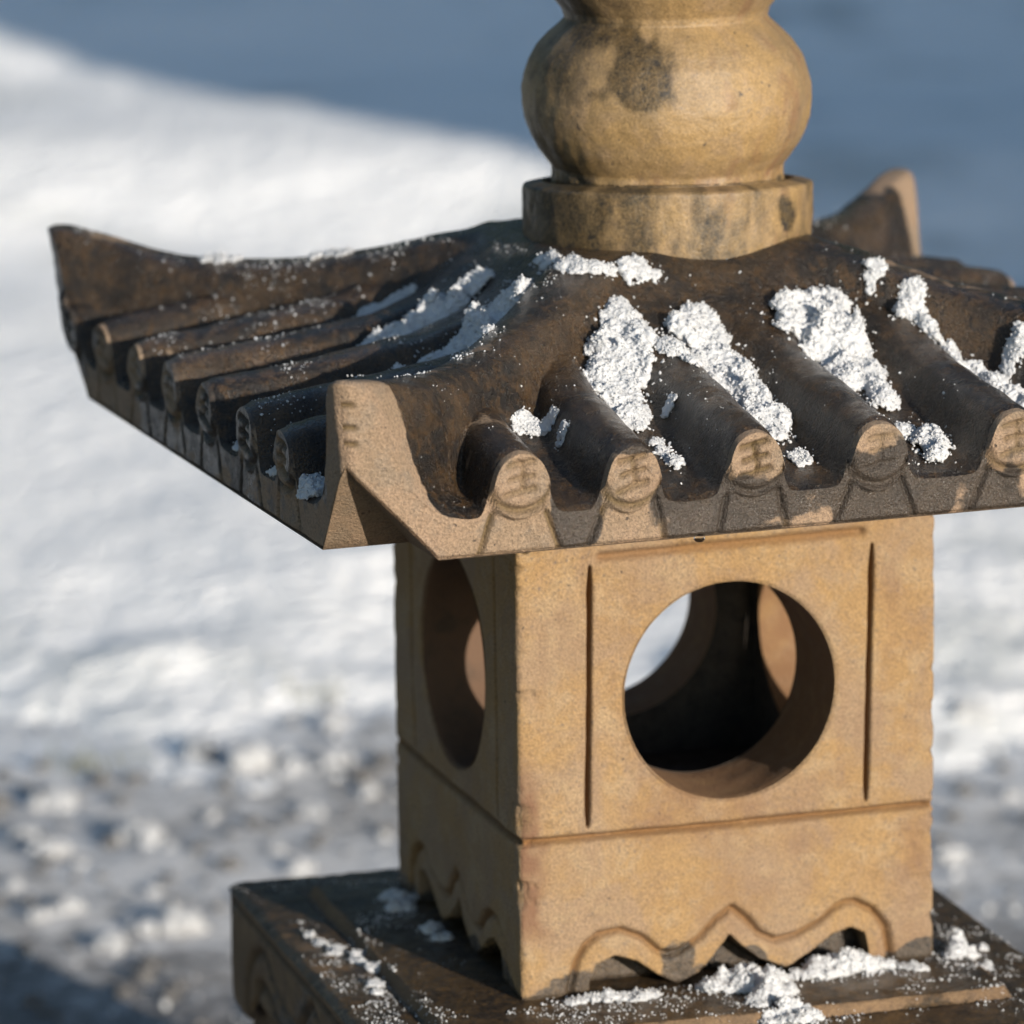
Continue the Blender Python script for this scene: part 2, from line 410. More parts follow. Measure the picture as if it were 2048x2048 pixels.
# --- roof: the four fascias with tile heads
def fascia(side, du, nz):
    u = np.linspace(-R, R, int(2 * R / du) + 1)
    fx = {0: (u, -R + 0 * u), 1: (R + 0 * u, u), 2: (u, R + 0 * u), 3: (-R + 0 * u, u)}[side]
    ztop = roof_top(fx[0], fx[1])[0] - 0.006
    zbot = EAVE + np.maximum(0, np.abs(u) - NB) * KN
    t = np.concatenate([np.linspace(0, 1, nz)])
    U = np.repeat(u[:, None], nz, 1)
    Zf = zbot[:, None] + (ztop - zbot)[:, None] * t[None, :]
    D = 0.004 * fbm(U, Zf, side * 3.0, 9, 80) + 0.002 * fbm(U, Zf, side, 40, 81, 3)
    wetf = np.zeros_like(U); dirt = np.zeros_like(U); pid = np.zeros(U.shape, int)
    rnd = random.Random(side + 11)
    for i, c in enumerate(ROLLS[side]):
        c = c + 0.010 * float(vnoise(R * 5, c * 9, side * 3.3, 5))
        worn = rnd.uniform(0.35, 1.2)
        tl = rnd.uniform(-0.10, 0.10)
        dx = U - c
        zc = 1.328 + rnd.uniform(-0.006, 0.006)
        r0 = 0.066
        zl = Zf - zc
        dist = np.where(zl < 0, np.hypot(dx, zl * 0.98), np.abs(dx) + 0.10 * np.maximum(zl, 0)) - r0
        dist = np.maximum(dist, zl - 0.092) + 0.007 * fbm(U, Zf, side + 5, 11, 83, 3)
        head = sst(0.004, -0.004, dist)
        D += head * (0.022 if side == 0 else 0.011)
        pid = np.where(dist < 0.002, 1 + side * 7 + i, pid)
        # recessed face inside a crescent lip
        dl = np.hypot(dx, (zl - 0.012) * 1.0)
        lip = sst(0.046, 0.052, dl) * (zl < 0.005) * head
        cres = np.exp(-((np.hypot(dx, zl - 0.026) - 0.078) / 0.009) ** 2) * (zl < -0.005) * head
        D -= 0.019 * cres
        dirt = np.maximum(dirt, 0.8 * cres)
        # carved mark: three bars and a stem
        sk = rnd.uniform(-0.004, 0.004)
        for (a, b, wd) in (((-0.028, 0.046 + sk), (0.026, 0.052), 0.0068), ((-0.026, 0.018 + sk), (0.024, 0.022), 0.0058),
                           ((-0.036, -0.016 + sk), (0.028, -0.006), 0.0075), ((0.002, 0.048), (0.003, -0.004), 0.0062)):
            dd, tt = seg_dist(dx + tl * zl + 0.003 * fbm(U, Zf, 3, 30, 97, 2), zl - tl * dx + 0.003 * fbm(U, Zf, 9, 30, 98, 2), a, b)
            k = np.exp(-(dd / wd) ** 2)
            D -= 0.0135 * worn * k; dirt = np.maximum(dirt, 0.8 * worn * k)
        # splayed incised lines below
        for sgn in (-1, 1):
            dd, tt = seg_dist(dx, Zf, (sgn * 0.060, 1.272 + rnd.uniform(-.006, .006)), (sgn * (0.086 + rnd.uniform(-0.01, 0.012)), 1.190))
            k = np.exp(-(dd / 0.0062) ** 2)
            D -= 0.014 * k; dirt = np.maximum(dirt, 0.85 * k)
    # rounded arrises
    D -= 0.010 * sst(0.012, 0.0, Zf - zbot[:, None]) ** 2
    D *= sst(R, R - 0.02, np.abs(U))
    # small cuts on the corner tip
    if side in (0,):
        for zz in (1.535, 1.487, 1.452):
            dd, tt = seg_dist(U, Zf, (-R - 0.02, zz), (-R + 0.030, zz - 0.002))
            k = np.exp(-(dd / 0.006) ** 2); D -= 0.012 * k; dirt = np.maximum(dirt, 0.9 * k)
    D[:, -1] = 0.0
    Zf[:, -1] = ztop
    if side == 0:
        b = fbm(U, Zf, 2, 5.5, 90, 3)
        wetf = 0.72 * sst(-0.52, -0.36, U + 0.10 * b) - 0.55 * sst(0.385, 0.46, U + 0.05 * b)
        wetf = wetf - 0.62 * sst(1.295, 1.40, Zf + 0.09 * b) * (pid > 0) - 0.25 * sst(0.1, 0.5, fbm(U, Zf, 6, 11, 93, 3))
        bl, _ = seg_dist(U, Zf, (-0.625, 1.295), (-0.615, 1.23)); wetf = np.maximum(wetf, 0.75 * sst(0.075, 0.045, bl + 0.015 * b))
        wetf = np.maximum(wetf, 0.72 * sst(0.030, 0.012, np.abs(Zf - 1.40)) * (U > -0.6) * (U < -0.4))
    else:
        wetf = 0.45 + 0.35 * fbm(U, Zf, 2 + side, 5, 90, 3)
    dryend = sst(0.98, 1.0, np.abs(U))
    wetf = wetf * (1 - dryend) if side in (0, 1) else np.where(U < 0, wetf * (1 - dryend), np.maximum(wetf, 0.85 * sst(0.9, 1.0, np.abs(U))))
    x0, y0 = {0: (U, -R + 0 * U), 1: (R + 0 * U, U), 2: (U, R + 0 * U), 3: (-R + 0 * U, U)}[side]
    x0, y0 = round_corner(x0, y0)
    x, y = {0: (x0, y0 - D), 1: (x0 + D, y0), 2: (x0, y0 + D), 3: (x0 - D, y0)}[side]
    # corners: keep the two fascias meeting at the arris
    x, y = tip_push(x, y, Zf)
    wx, wy = roof_xy(x, y)
    quadn = {0: (0, 1), 1: (1, 2), 2: (3, 2), 3: (0, 3)}[side]
    tip = np.abs(U) > 1.0 - 0.0
    pid = np.where(tip & (Zf > 1.30), np.where(U < 0, 101 + quadn[0], 101 + quadn[1]), pid)
    acc.grid(np.stack([wx, wy, Zf], -1), wear3(wetf, dirt, 0.15 * sst(0.2, 0.6, fbm(U, Zf, side, 8, 95)), 1.0 if side == 0 else 0.5), pid[:-1, :-1], flip=side in (2, 3))
fascia(0, 0.0042, 74)
fascia(3, 0.0050, 62)
fascia(1, 0.012, 26)
fascia(2, 0.012, 26)
roof = acc.build(0, 'roof', M_ROOF, lantern)
for k in range(1, 29): acc.build(k, 'tile_roll', M_ROOF, roof)
for k in range(101, 105): acc.build(k, 'hip_ridge', M_ROOF, roof)
acc.build(900, 'eave_underside', M_ROOF, roof)

# --- finial: collar, bulb, cap (turned stone)
FX = 0.0333
prof = [(0.0, 1.60), (0.315, 1.60), (0.329, 1.615), (0.332, 1.66), (0.334, 1.756), (0.333, 1.764), (0.328, 1.769), (0.305, 1.774), (0.288, 1.777), (0.280, 1.764), (0.270, 1.760), (0.264, 1.790),
        (0.266, 1.812), (0.281, 1.832), (0.300, 1.859), (0.316, 1.892), (0.327, 1.925), (0.332, 1.960), (0.332, 1.990), (0.326, 2.022), (0.314, 2.060), (0.293, 2.092), (0.268, 2.118), (0.243, 2.140),
        (0.232, 2.152), (0.236, 2.170), (0.253, 2.192), (0.275, 2.220), (0.287, 2.255), (0.283, 2.30), (0.26, 2.36), (0.21, 2.42), (0.13, 2.47), (0.06, 2.50), (0.0, 2.505)]
pr = np.array(prof)
tt = np.linspace(0, len(pr) - 1, 300)
pr2 = np.stack([np.interp(tt, np.arange(len(pr)), pr[:, 0]), np.interp(tt, np.arange(len(pr)), pr[:, 1])], 1)
kk = np.hanning(7); kk /= kk.sum()
sm = np.stack([np.convolve(np.pad(pr2[:, i], 3, mode='edge'), kk, mode='valid') for i in (0, 1)], 1)
pr2 = sm
na = 200
ang = np.linspace(0, 2 * math.pi, na, endpoint=False)
A, I = np.meshgrid(ang, np.arange(len(pr2)), indexing='ij')
Rr, Zz = pr2[I, 0], pr2[I, 1]
cx, cy = np.cos(A), np.sin(A)
nz = fbm(cx * 2, cy * 2, Zz * 4, 1.6, 100) * 0.006 + fbm(cx * 2, cy * 2, Zz * 4, 9, 101, 3) * 0.0022
mort = np.exp(-((Zz - 1.793) / 0.014) ** 2)
nz = nz + mort * 0.010 * fbm(cx, cy, Zz * 2, 7, 105, 3)
Rn = np.maximum(Rr + nz * sst(0.05, 0.15, Rr), 0)
fac0 = -(cx * FW[0] + cy * FW[1]) / math.hypot(FW[0], FW[1])
tilt = 0.022 * fac0 * sst(1.70, 1.76, Zz) * ((Rr > 0.266) & (Zz < 1.80))
P = np.stack([FX + Rn * cx, Rn * cy, Zz + 0.4 * nz * mort + tilt], -1)
# angle measured around from the camera side: camera looks along FW, so its left is -RT
facing = -(cx * FW[0] + cy * FW[1]) / math.hypot(FW[0], FW[1])
leftness = -(cx * RT[0] + cy * RT[1]) / math.hypot(RT[0], RT[1])
nzl = fbm(cx * 2, cy * 2, Zz * 3, 2.2, 110)
nzh = fbm(cx * 2, cy * 2, Zz * 3, 7.0, 112, 4)
patch = sst(0.135, 0.02, np.hypot((leftness - 0.20) * 0.33, (Zz - 2.062) * 1.0) + 0.05 * nzl + 0.05 * nzh) * (facing > 0)
patch2 = sst(0.16, 0.09, np.hypot((leftness - 0.50) * 0.30, (Zz - 2.065) * 1.3) + 0.04 * nzl) * (facing > 0)
patch3 = sst(0.15, 0.08, np.hypot((leftness - 0.62) * 0.33, (Zz - 2.19) * 1.3) + 0.03 * nzl) * (facing > 0)
left_damp_shade = (0.44 * sst(0.48, 0.90, leftness + 0.12 * nzl) + 0.16 * sst(0.2, 0.7, leftness) * sst(2.0, 1.84, Zz) + 0.22 * sst(1.86, 1.81, Zz) * sst(-0.2, 0.4, nzl)) * (facing > -0.3)  # damp on the left side, with the bulb's shading put into the mask
collar = sst(1.80, 1.785, Zz)
damp_shade = 0.06 * nzh + 0.86 * patch + 0.26 * patch2 + 0.42 * patch3 + left_damp_shade + 0.10 * nzl * (1 - collar) + collar * (0.30 + 0.42 * fbm(cx * 3, cy * 3, Zz * 3, 2.6, 120) + 0.2 * fbm(cx * 3, cy * 3, Zz * 3, 14, 121, 3) + 0.25 * sst(-0.2, 0.5, leftness))
spot = sst(0.034, 0.016, np.hypot((leftness + 0.80 - (Zz - 1.715) * 0.9) * 0.38, (Zz - 1.715) * 0.62) + 0.006 * nzh) * (facing > 0)
damp_shade = np.maximum(damp_shade, 0.8 * spot)
dirtb = 0.75 * np.exp(-((Zz - 1.766) / 0.010) ** 2) * (Rr < 0.290) * (0.6 + 0.4 * nzl) + 0.25 * sst(0.0, 0.5, fbm(cx * 3, cy * 3, Zz * 5, 4, 125)) + collar * 0.35 * sst(-0.2, 0.4, fbm(cx * 3, cy * 3, Zz * 3, 6, 127))
stn = 0.55 * sst(0.15, 0.45, fbm(cx * 3, cy * 3, Zz * 4, 3, 130)) * sst(0.0, -0.6, leftness) + 0.5 * np.exp(-((Zz - 1.80) / 0.02) ** 2) * sst(-0.1, 0.3, nzl)
acc = Acc()
ids = np.where((Zz < 1.788) | (Rr > 0.27) & (Zz < 1.80), 1, np.where(Zz < 2.155, 2, 3))
ids = np.where(I < 60, np.where(Zz < 1.60, 1, ids), ids)
acc.grid(P, wear3(damp_shade, dirtb, stn), ids[:, :-1], wrap=True)
finial = acc.build(2, 'finial', M_FINIAL, lantern)
acc.build(1, 'collar', M_FINIAL, finial)
acc.build(3, 'finial_cap', M_FINIAL, finial)

# --- light chamber: four pierced walls over a carved apron
HOLE_Z, HOLE_R = 0.679, 0.2525
WALLS = (0.255, 0.15, 0.20, 0.19)      # front, right, back, left
CTOP, GROOVE = 1.235, 0.368
ARCH = [(-0.386, -0.02), (-0.383, 0.017), (-0.368, 0.079), (-0.345, 0.115), (-0.315, 0.137), (-0.26, 0.143), (-0.209, 0.120), (-0.17, 0.082), (-0.145, 0.074), (-0.118, 0.078), (-0.072, 0.106), (-0.032, 0.144), (0.006, 0.169), (0.040, 0.140), (0.073, 0.100), (0.112, 0.080), (0.165, 0.088), (0.218, 0.112), (0.258, 0.143), (0.280, 0.152), (0.305, 0.153), (0.352, 0.127), (0.382, 0.085), (0.392, 0.025), (0.394, -0.02)]
ARCHI = [(-0.338, -0.03), (-0.336, 0.025), (-0.322, 0.062), (-0.274, 0.080), (-0.222, 0.061), (-0.17, 0.022), (-0.125, -0.004), (-0.072, 0.020), (-0.033, 0.063), (0.0, 0.102), (0.033, 0.069), (0.073, 0.036), (0.139, 0.006), (0.198, 0.039), (0.252, 0.076), (0.298, 0.088), (0.332, 0.071), (0.340, 0.031), (0.342, -0.03)]
acc = Acc()
def chamber_side(side, du):
    u = np.linspace(-0.5, 0.5, int(1 / du) + 1)
    ex = 0.5 - np.linspace(0, 0.045, 16)
    gx = np.arange(0.318, 0.358, 0.0019 if du < 0.008 else 0.006)
    au = np.abs(u)
    u = np.unique(np.concatenate([u[(au < 0.316) | ((au > 0.36) & (au < 0.453))], ex, -ex, gx, -gx]))
    z = np.linspace(0.0, CTOP, int(CTOP / du) + 1)
    gz = np.arange(GROOVE - 0.022, GROOVE + 0.022, 0.002 if du < 0.008 else 0.006)
    z = np.unique(np.concatenate([z[np.abs(z - GROOVE) > 0.024], gz]))
    U, Zc = np.meshgrid(u, z, indexing='ij')
    r = np.hypot(U - 0.004, Zc - HOLE_Z)
    keepv = r > HOLE_R
    near = np.abs(r - HOLE_R) < du * 0.75
    k = np.where(near, HOLE_R / np.maximum(r, 1e-6), 1.0)
    U = 0.004 + (U - 0.004) * k; Zc = HOLE_Z + (Zc - HOLE_Z) * k
    r = np.hypot(U - 0.004, Zc - HOLE_Z)
    D = 0.0035 * fbm(U, Zc, side * 5.0, 5, 200) + 0.0014 * fbm(U, Zc, side * 5.0, 30, 201, 3)
    dirt = np.zeros_like(U)
    def groove(pts, w, dep, dr, fz=None):
        nonlocal D, dirt
        wv = w * (1 + 0.25 * fbm(U, Zc, side, 14, 210, 2))
        dd = poly_dist(U, Zc, pts)
        if fz: wv = wv * (0.45 + 0.55 * sst(fz[0], fz[0] + 0.07, Zc) * sst(fz[1], fz[1] - 0.07, Zc))
        kx = np.exp(-(dd / wv) ** 2)
        D = D - dep * kx; dirt = np.maximum(dirt, dr * np.exp(-(dd / (wv * 1.15)) ** 2))
    groove([(-0.55, GROOVE + 0.002), (0.0, GROOVE - 0.002), (0.55, GROOVE)], 0.0080, 0.020, 0.9)
    groove([(-0.339, 0.394), (-0.332, 0.7), (-0.327, 0.990)], 0.0048, 0.028, 0.95, (0.38, 1.0))
    groove([(0.332, 0.392), (0.338, 0.7), (0.345, 0.990)], 0.0048, 0.028, 0.95, (0.38, 1.0))
    groove([(-0.30, 1.012), (0.0, 1.017), (0.318, 1.022)], 0.0095, 0.016, 0.85)
    groove(ARCH, 0.0078, 0.020, 0.85)
    # band between the two arch lines is set back a little, the openings under it are deep
    zo = np.interp(U, [p[0] for p in ARCH[1:-1]], [p[1] for p in ARCH[1:-1]], left=-1, right=-1)
    zi = np.interp(U, [p[0] for p in ARCHI[1:-1]], [p[1] for p in ARCHI[1:-1]], left=-1, right=-1)
    D = D - 0.006 * sst(-0.004, 0.004, zo - Zc)
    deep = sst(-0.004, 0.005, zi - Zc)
    D = D - 0.085 * deep
    # worn arrises and chips
    e = 0.5 - np.abs(U)
    cid = np.where(U < 0, {0: 0, 1: 1, 2: 3, 3: 0}[side], {0: 1, 1: 2, 2: 2, 3: 3}[side])   # the corner this half of the face runs to
    chip = sst(0.05, 0.55, fbm(cid * 9.7, Zc * 1.0, 0.0, 12, 220, 4)) * np.where(np.abs(Zc - 0.36) < 0.14, 1.0, 0.35)
    chip = np.maximum(chip, 0.6 * sst(0.2, 0.6, fbm(cid * 9.7, Zc, 4.0, 38, 222, 2)))
    rad = 0.011 + 0.030 * chip + 0.014 * np.exp(-((Zc - GROOVE) / 0.009) ** 2)
    fade = sst(0.0, 0.03, e)
    ph = np.clip(1 - e / rad, 0, 1) * math.pi / 4
    D = D * fade - rad * (1 - np.cos(ph)) - 0.010 * chip * sst(0.09, 0.03, e) * fade * sst(0.0, 0.5, fbm(U, Zc, side, 30, 224, 3))
    lat_e = np.where(e < rad, rad - rad * np.sin(ph), e)
    D = D - 0.006 * sst(0.010, 0.0, Zc) - 0.004 * sst(0.008, 0.0, r - HOLE_R)
    b = fbm(U, Zc, side, 6, 230)
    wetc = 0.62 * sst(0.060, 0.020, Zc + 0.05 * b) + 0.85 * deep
    if side == 0:
        wetc = np.maximum(wetc, 0.62 * sst(0.06, 0.03, np.hypot(U + 0.14, (Zc - 0.035) * 0.8) + 0.07 * b))
        wetc = np.maximum(wetc, 0.6 * sst(0.05, 0.02, np.hypot((U - 0.06) * 0.8, (Zc - 0.05)) + 0.07 * b))
    st = 0.0
    if side == 0:
        st = 1.15 * sst(0.085, 0.015, np.abs(U + 0.5) + 0.07 * fbm(U, Zc, side, 14, 233, 3)) * sst(0.66, 0.40, Zc) * sst(0.10, 0.20, Zc) + 0.45 * sst(0.09, 0.03, np.abs(U - 0.46) + 0.06 * b) * sst(0.36, 0.31, Zc) * sst(0.16, 0.24, Zc)
        st = st + 0.34 * sst(0.15, 0.6, fbm(U, Zc, 3, 5, 240)) + 0.22 * sst(0.15, 0.55, fbm(U * 3.0, Zc * 0.6, 5, 6, 244, 4)) + 0.35 * sst(0.05, 0.0, r - HOLE_R) * sst(0.0, 0.5, b) + 0.3 * sst(0.07, 0.0, np.abs(Zc - GROOVE)) * sst(-0.1, 0.4, b)
    else:
        st = 0.25 * sst(0.2, 0.6, fbm(U, Zc, 3, 5, 240))
    H5 = 0.5 + D
    UL = np.sign(U) * (0.5 - lat_e)
    if side == 0: x, y = UL, -H5
    elif side == 1: x, y = H5, UL
    elif side == 2: x, y = UL, H5
    else: x, y = -H5, UL
    kf = (keepv[:-1, :-1] | near[:-1, :-1]) & (keepv[1:, :-1] | near[1:, :-1]) & (keepv[1:, 1:] | near[1:, 1:]) & (keepv[:-1, 1:] | near[:-1, 1:])
    rc = np.hypot((U[:-1, :-1] + U[1:, 1:]) / 2 - 0.004, (Zc[:-1, :-1] + Zc[1:, 1:]) / 2 - HOLE_Z)
    kf &= rc > HOLE_R - du * 0.1
    ids = np.where(Zc[:-1, :-1] < GROOVE, 10 + side, 20 + side)
    acc.grid(np.stack([x, y, Zc], -1), wear3(wetc, dirt, st), ids, flip=side in (2, 3), keep=kf)
    # reveal of the round opening
    th = np.linspace(0, 2 * math.pi, 120, endpoint=False)
    WALL = WALLS[side]
    dep = np.linspace(0.006, -WALL, 14)
    T, Q = np.meshgrid(th, dep, indexing='ij')
    rr = HOLE_R + 0.003 * fbm(np.cos(T) * 2, np.sin(T) * 2, Q * 8, 2, 250) * sst(-WALL, -WALL + 0.05, Q) + 0.0015 * sst(-WALL + 0.02, -WALL, Q)
    rr = np.where(Q > 0, HOLE_R + 0.004, rr)
    uu, zz = 0.004 + rr * np.cos(T), HOLE_Z + rr * np.sin(T)
    off = 0.5 + np.minimum(Q, 0.0)
    if side == 0: x, y = uu, -off
    elif side == 1: x, y = off, uu
    elif side == 2: x, y = uu, off
    else: x, y = -off, uu
    acc.grid(np.stack([x, y, zz], -1), wear3(0.0 * uu, 0.35 - 0.3 * sst(-0.02, 0.0, Q), 0.85 + 0 * uu), 30 + side, wrap=True, flip=side in (0, 1))  # shade inside the opening painted on through the dirt and stain channels
    # inner face
    ui = np.linspace(-0.36, 0.36, 73); zi2 = np.linspace(0.30, 1.10, 81)
    U2, Z2 = np.meshgrid(ui, zi2, indexing='ij')
    r2 = np.hypot(U2 - 0.004, Z2 - HOLE_Z); kv = r2 > HOLE_R; nr = np.abs(r2 - HOLE_R) < 0.0075
    k2 = np.where(nr, HOLE_R / np.maximum(r2, 1e-6), 1)
    U2 = 0.004 + (U2 - 0.004) * k2; Z2 = HOLE_Z + (Z2 - HOLE_Z) * k2
    kv |= nr
    kf = kv[:-1, :-1] & kv[1:, :-1] & kv[1:, 1:] & kv[:-1, 1:]
    kf &= np.hypot((U2[:-1, :-1] + U2[1:, 1:]) / 2 - 0.004, (Z2[:-1, :-1] + Z2[1:, 1:]) / 2 - HOLE_Z) > HOLE_R - 0.001
    off = 0.5 - WALL + 0 * U2
    if side == 0: x, y = U2, -off
    elif side == 1: x, y = off, U2
    elif side == 2: x, y = U2, off
    else: x, y = -off, U2
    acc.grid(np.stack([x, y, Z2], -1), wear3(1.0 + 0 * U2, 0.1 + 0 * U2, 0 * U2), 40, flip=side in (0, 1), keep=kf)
chamber_side(0, 0.0046)
chamber_side(3, 0.0054)
chamber_side(1, 0.011)
chamber_side(2, 0.011)
# floor and ceiling of the hollow, top and bottom of the block
for zv, hw, fl, pid in ((0.33, 0.36, False, 40), (1.08, 0.36, True, 40), (CTOP, 0.499, False, 41), (0.002, 0.41, True, 41)):
    gg = np.linspace(-hw, hw, 5)
    U, V2 = np.meshgrid(gg, gg, indexing='ij')
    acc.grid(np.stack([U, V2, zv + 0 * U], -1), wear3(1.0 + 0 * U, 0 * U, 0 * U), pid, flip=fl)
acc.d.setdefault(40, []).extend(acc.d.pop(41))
chamber = acc.build(40, 'light_chamber', M_DARK_HOLLOW, lantern)
for k in range(4): acc.build(20 + k, 'wall', M_CHAMBER, chamber)
for k in range(4): acc.build(10 + k, 'carved_apron', M_CHAMBER, chamber)
for k in range(4): acc.build(30 + k, 'round_window_reveal', M_DARK_HOLLOW if k == 3 else M_CHAMBER, chamber)  # left reveal takes the hollow's near-black colour in place of shade

# --- platform: stepped slab on bracket feet
BYAW, BOX, BOY = -0.0187, -0.0645, -0.0573
BX0, BX1, BY0, BY1, BTH = -0.818, 0.818, -0.905, 0.775, 0.33
def plat_xy(x, y):
    c, s = math.cos(BYAW), math.sin(BYAW)
    return x * c - y * s + BOX, x * s + y * c + BOY
def plat_h(x, y):
    e = np.minimum(np.minimum(x - BX0, BX1 - x), np.minimum(y - BY0, BY1 - y))
    ein = np.minimum(np.minimum(x + 0.652, 0.66 - x), np.minimum(y + 0.700, 0.62 - y))
    ein = ein + 0.006 * fbm(x, y, 0, 9, 300, 3)
    h = -0.020 + 0.020 * sst(-0.003, 0.010, ein)
    h = h - 0.006 * np.exp(-((ein + 0.010) / 0.010) ** 2)
    h = h + 0.003 * fbm(x, y, 0, 9, 310, 4) + 0.0014 * fbm(x, y, 0, 45, 311, 2)
    return h - 0.014 * sst(0.024, 0.0, e) ** 2, ein
acc = Acc()
gx = np.linspace(BX0, BX1, 250); gy = np.linspace(BY0, BY1, 250)
X, Y = np.meshgrid(gx, gy, indexing='ij')
Zp, ein = plat_h(X, Y)
wx, wy = plat_xy(X, Y)
b = fbm(X, Y, 0, 4, 320)
acc.grid(np.stack([wx, wy, Zp], -1), wear3(0.80 + 0.55 * b - 0.55 * sst(0.016, 0.004, np.abs(ein - 0.004)) , 0.25 * sst(0, 0.5, b), 0.2 + 0 * X), 1)
def plat_side(side, n):
    lo, hi = (BX0, BX1) if side in (0, 2) else (BY0, BY1)
    u = np.linspace(lo, hi, n); t = np.linspace(0, 1, 60)
    U = np.repeat(u[:, None], 60, 1)
    mid, half = (lo + hi) / 2, (hi - lo) / 2
    un = (u - mid) / half
    # bracket feet: the lower edge rises between the corners
    zlow = -BTH + 0.075 * sst(0.82, 0.70, np.abs(un)) + 0.035 * np.exp(-((un) / 0.18) ** 2) + 0.03 * sst(0.94, 1.0, np.abs(un))
    ztop = {0: plat_h(u, BY0 + 0 * u)[0], 2: plat_h(u, BY1 + 0 * u)[0], 1: plat_h(BX1 + 0 * u, u)[0], 3: plat_h(BX0 + 0 * u, u)[0]}[side]
    Zs = zlow[:, None] + (ztop - zlow)[:, None] * t[None]
    D = 0.004 * fbm(U, Zs, side * 2, 6, 330) - 0.022 * sst(0.030, 0, np.minimum(U - lo, hi - U)) ** 2
    dd = np.abs(Zs + 0.062)
    k = np.exp(-(dd / 0.008) ** 2) * sst(0.0, 0.05, np.minimum(U - lo, hi - U) + 0.02); dirt = 0.8 * k; D = D - 0.012 * k
    s2 = 0.80 * half / 0.394
    dl = poly_dist((U - mid) / s2, (Zs + BTH - 0.03) / 1.25, ARCH)
    k = np.exp(-(dl / 0.010) ** 2); dirt = np.maximum(dirt, 0.8 * k); D = D - 0.014 * k
    di = poly_dist((U - mid) / s2, (Zs + BTH - 0.03) / 1.25, ARCHI)
    k = np.exp(-(di / 0.012) ** 2) * (Zs < -0.1); dirt = np.maximum(dirt, 0.9 * k); D = D - 0.02 * k
    D[:, -1] = 0; D = D - 0.012 * sst(0.02, 0, Zs - zlow[:, None]) ** 2
    if side == 0: x, y = U, BY0 - D
    elif side == 1: x, y = BX1 + D, U
    elif side == 2: x, y = U, BY1 + D
    else: x, y = BX0 - D, U
    wx, wy = plat_xy(x, y)
    acc.grid(np.stack([wx, wy, Zs], -1), wear3(0.35 + 0.4 * fbm(U, Zs, side, 4, 340), dirt, 0.15 + 0 * U), 2 + side, flip=side in (2, 3))
for sd in range(4): plat_side(sd, 360 if sd in (0, 3) else 120)
gq = np.linspace(0, 1, 8); U, V2 = np.meshgrid(BX0 + 0.03 + gq * (BX1 - BX0 - 0.06), BY0 + 0.03 + gq * (BY1 - BY0 - 0.06), indexing='ij')
wx, wy = plat_xy(U, V2)
acc.grid(np.stack([wx, wy, -0.235 + 0 * U], -1), wear3(0.3 + 0 * U, 0 * U, 0 * U), 1, flip=True)
plat = acc.build(1, 'platform', M_PLAT, lantern)
for k in range(4): acc.build(2 + k, 'platform_side', M_PLAT, plat)

# --- pedestal below the platform (square post on a plinth)
def box_bm(x0, x1, y0, y1, z0, z1, n=1):
    V = np.array([(x, y, z) for z in (z0, z1) for (x, y) in ((x0, y0), (x1, y0), (x1, y1), (x0, y1))], float)
    F = np.array([(3, 2, 1, 0), (4, 5, 6, 7), (0, 1, 5, 4), (1, 2, 6, 5), (2, 3, 7, 6), (3, 0, 4, 7)])
    return V, F
def bevelled(o, w, seg=2):
    md = o.modifiers.new('bevel', 'BEVEL'); md.width = w; md.segments = seg; return o
GZ = -HB / S
V, F = box_bm(-0.83, 0.71, -0.88, 0.70, GZ + 0.20, -0.232)
ped = bevelled(mesh_obj('pedestal', to_world(V), F, M_PLAT, lantern, wear=np.full((8, 3), 0.3), smooth=False), 0.006)
V, F = box_bm(-0.86, 0.74, -0.90, 0.72, GZ - 0.15, GZ + 0.20)
bevelled(mesh_obj('plinth', to_world(V), F, M_PLAT, ped, wear=np.full((8, 3), 0.5), smooth=False), 0.01)
# [LANTERN DONE]

# ------------------------------------------------------------------ ground, snow field and the house that shades it
CG = CAM[:2] * S
F2 = FW[:2] / np.hypot(*FW[:2])
R2 = np.array([F2[1], -F2[0]])
def gpos(a, b):
    return CG[0] + a * R2[0] + b * F2[0], CG[1] + a * R2[1] + b * F2[1]
def warp(n, lo, hi, dense, far):
    """coordinates dense between lo and hi, stretching out to +-far"""
    core = np.linspace(lo, hi, n)
    k = 14
    step = (hi - lo) / n
    t = np.geomspace(step * 2, far, k)
    return np.concatenate([lo - t[::-1], core, hi + t])
GS = (CAM[2] * S + HB) / 1.05      # ground layout scales with the eye height
def ground_h(a, b):
    a, b = a / GS, b / GS
    return 0.008 * fbm(a, b, 0, 2.2, 400, 4) + 0.0018 * fbm(a, b, 0, 18, 401, 3)
def snow_h(a, b):
    a, b = a / GS, b / GS
    n = fbm(a, b, 3, 1.6, 410, 5)
    edge = b + 0.45 * n + 0.05 * a - np.where(a > 0.25, 0.0, 0.0)
    h = -0.040 + 0.065 * sst(3.45, 4.55, edge) + 0.030 * sst(4.75, 4.1, b) * fbm(a * 0.7, b, 13, 5.0, 415, 4)
    h = h + 0.016 * fbm(a * 0.7, b, 5, 2.3, 420, 4) * sst(3.8, 4.6, b) + 0.005 * fbm(a, b, 6, 11, 425, 3)
    h = h + 0.040 * np.clip(b - 4.3, 0, 1.6)
    bb = b + 0.10 * a + 0.10 * fbm(a, 0, 8, 1.1, 430, 2)
    h = h + 0.075 * sst(5.75, 6.35, bb) - 0.020 * sst(6.55, 7.1, bb) + 0.135 * sst(6.8, 8.5, b)
    h = h + 0.02 * sst(9, 14, b) * fbm(a, b, 9, 0.4, 440, 3)
    return h
ga = warp(200, -1.7, 1.7, 0, 250.0)
gbv = np.concatenate([-np.geomspace(250, 0.4, 14), np.linspace(0.2, 2.6, 12), np.linspace(2.65, 6.0, 220), np.geomspace(6.1, 300, 20)])
Ag, Bg = np.meshgrid(ga, gbv, indexing='ij')
hx, hy = gpos(Ag, Bg)
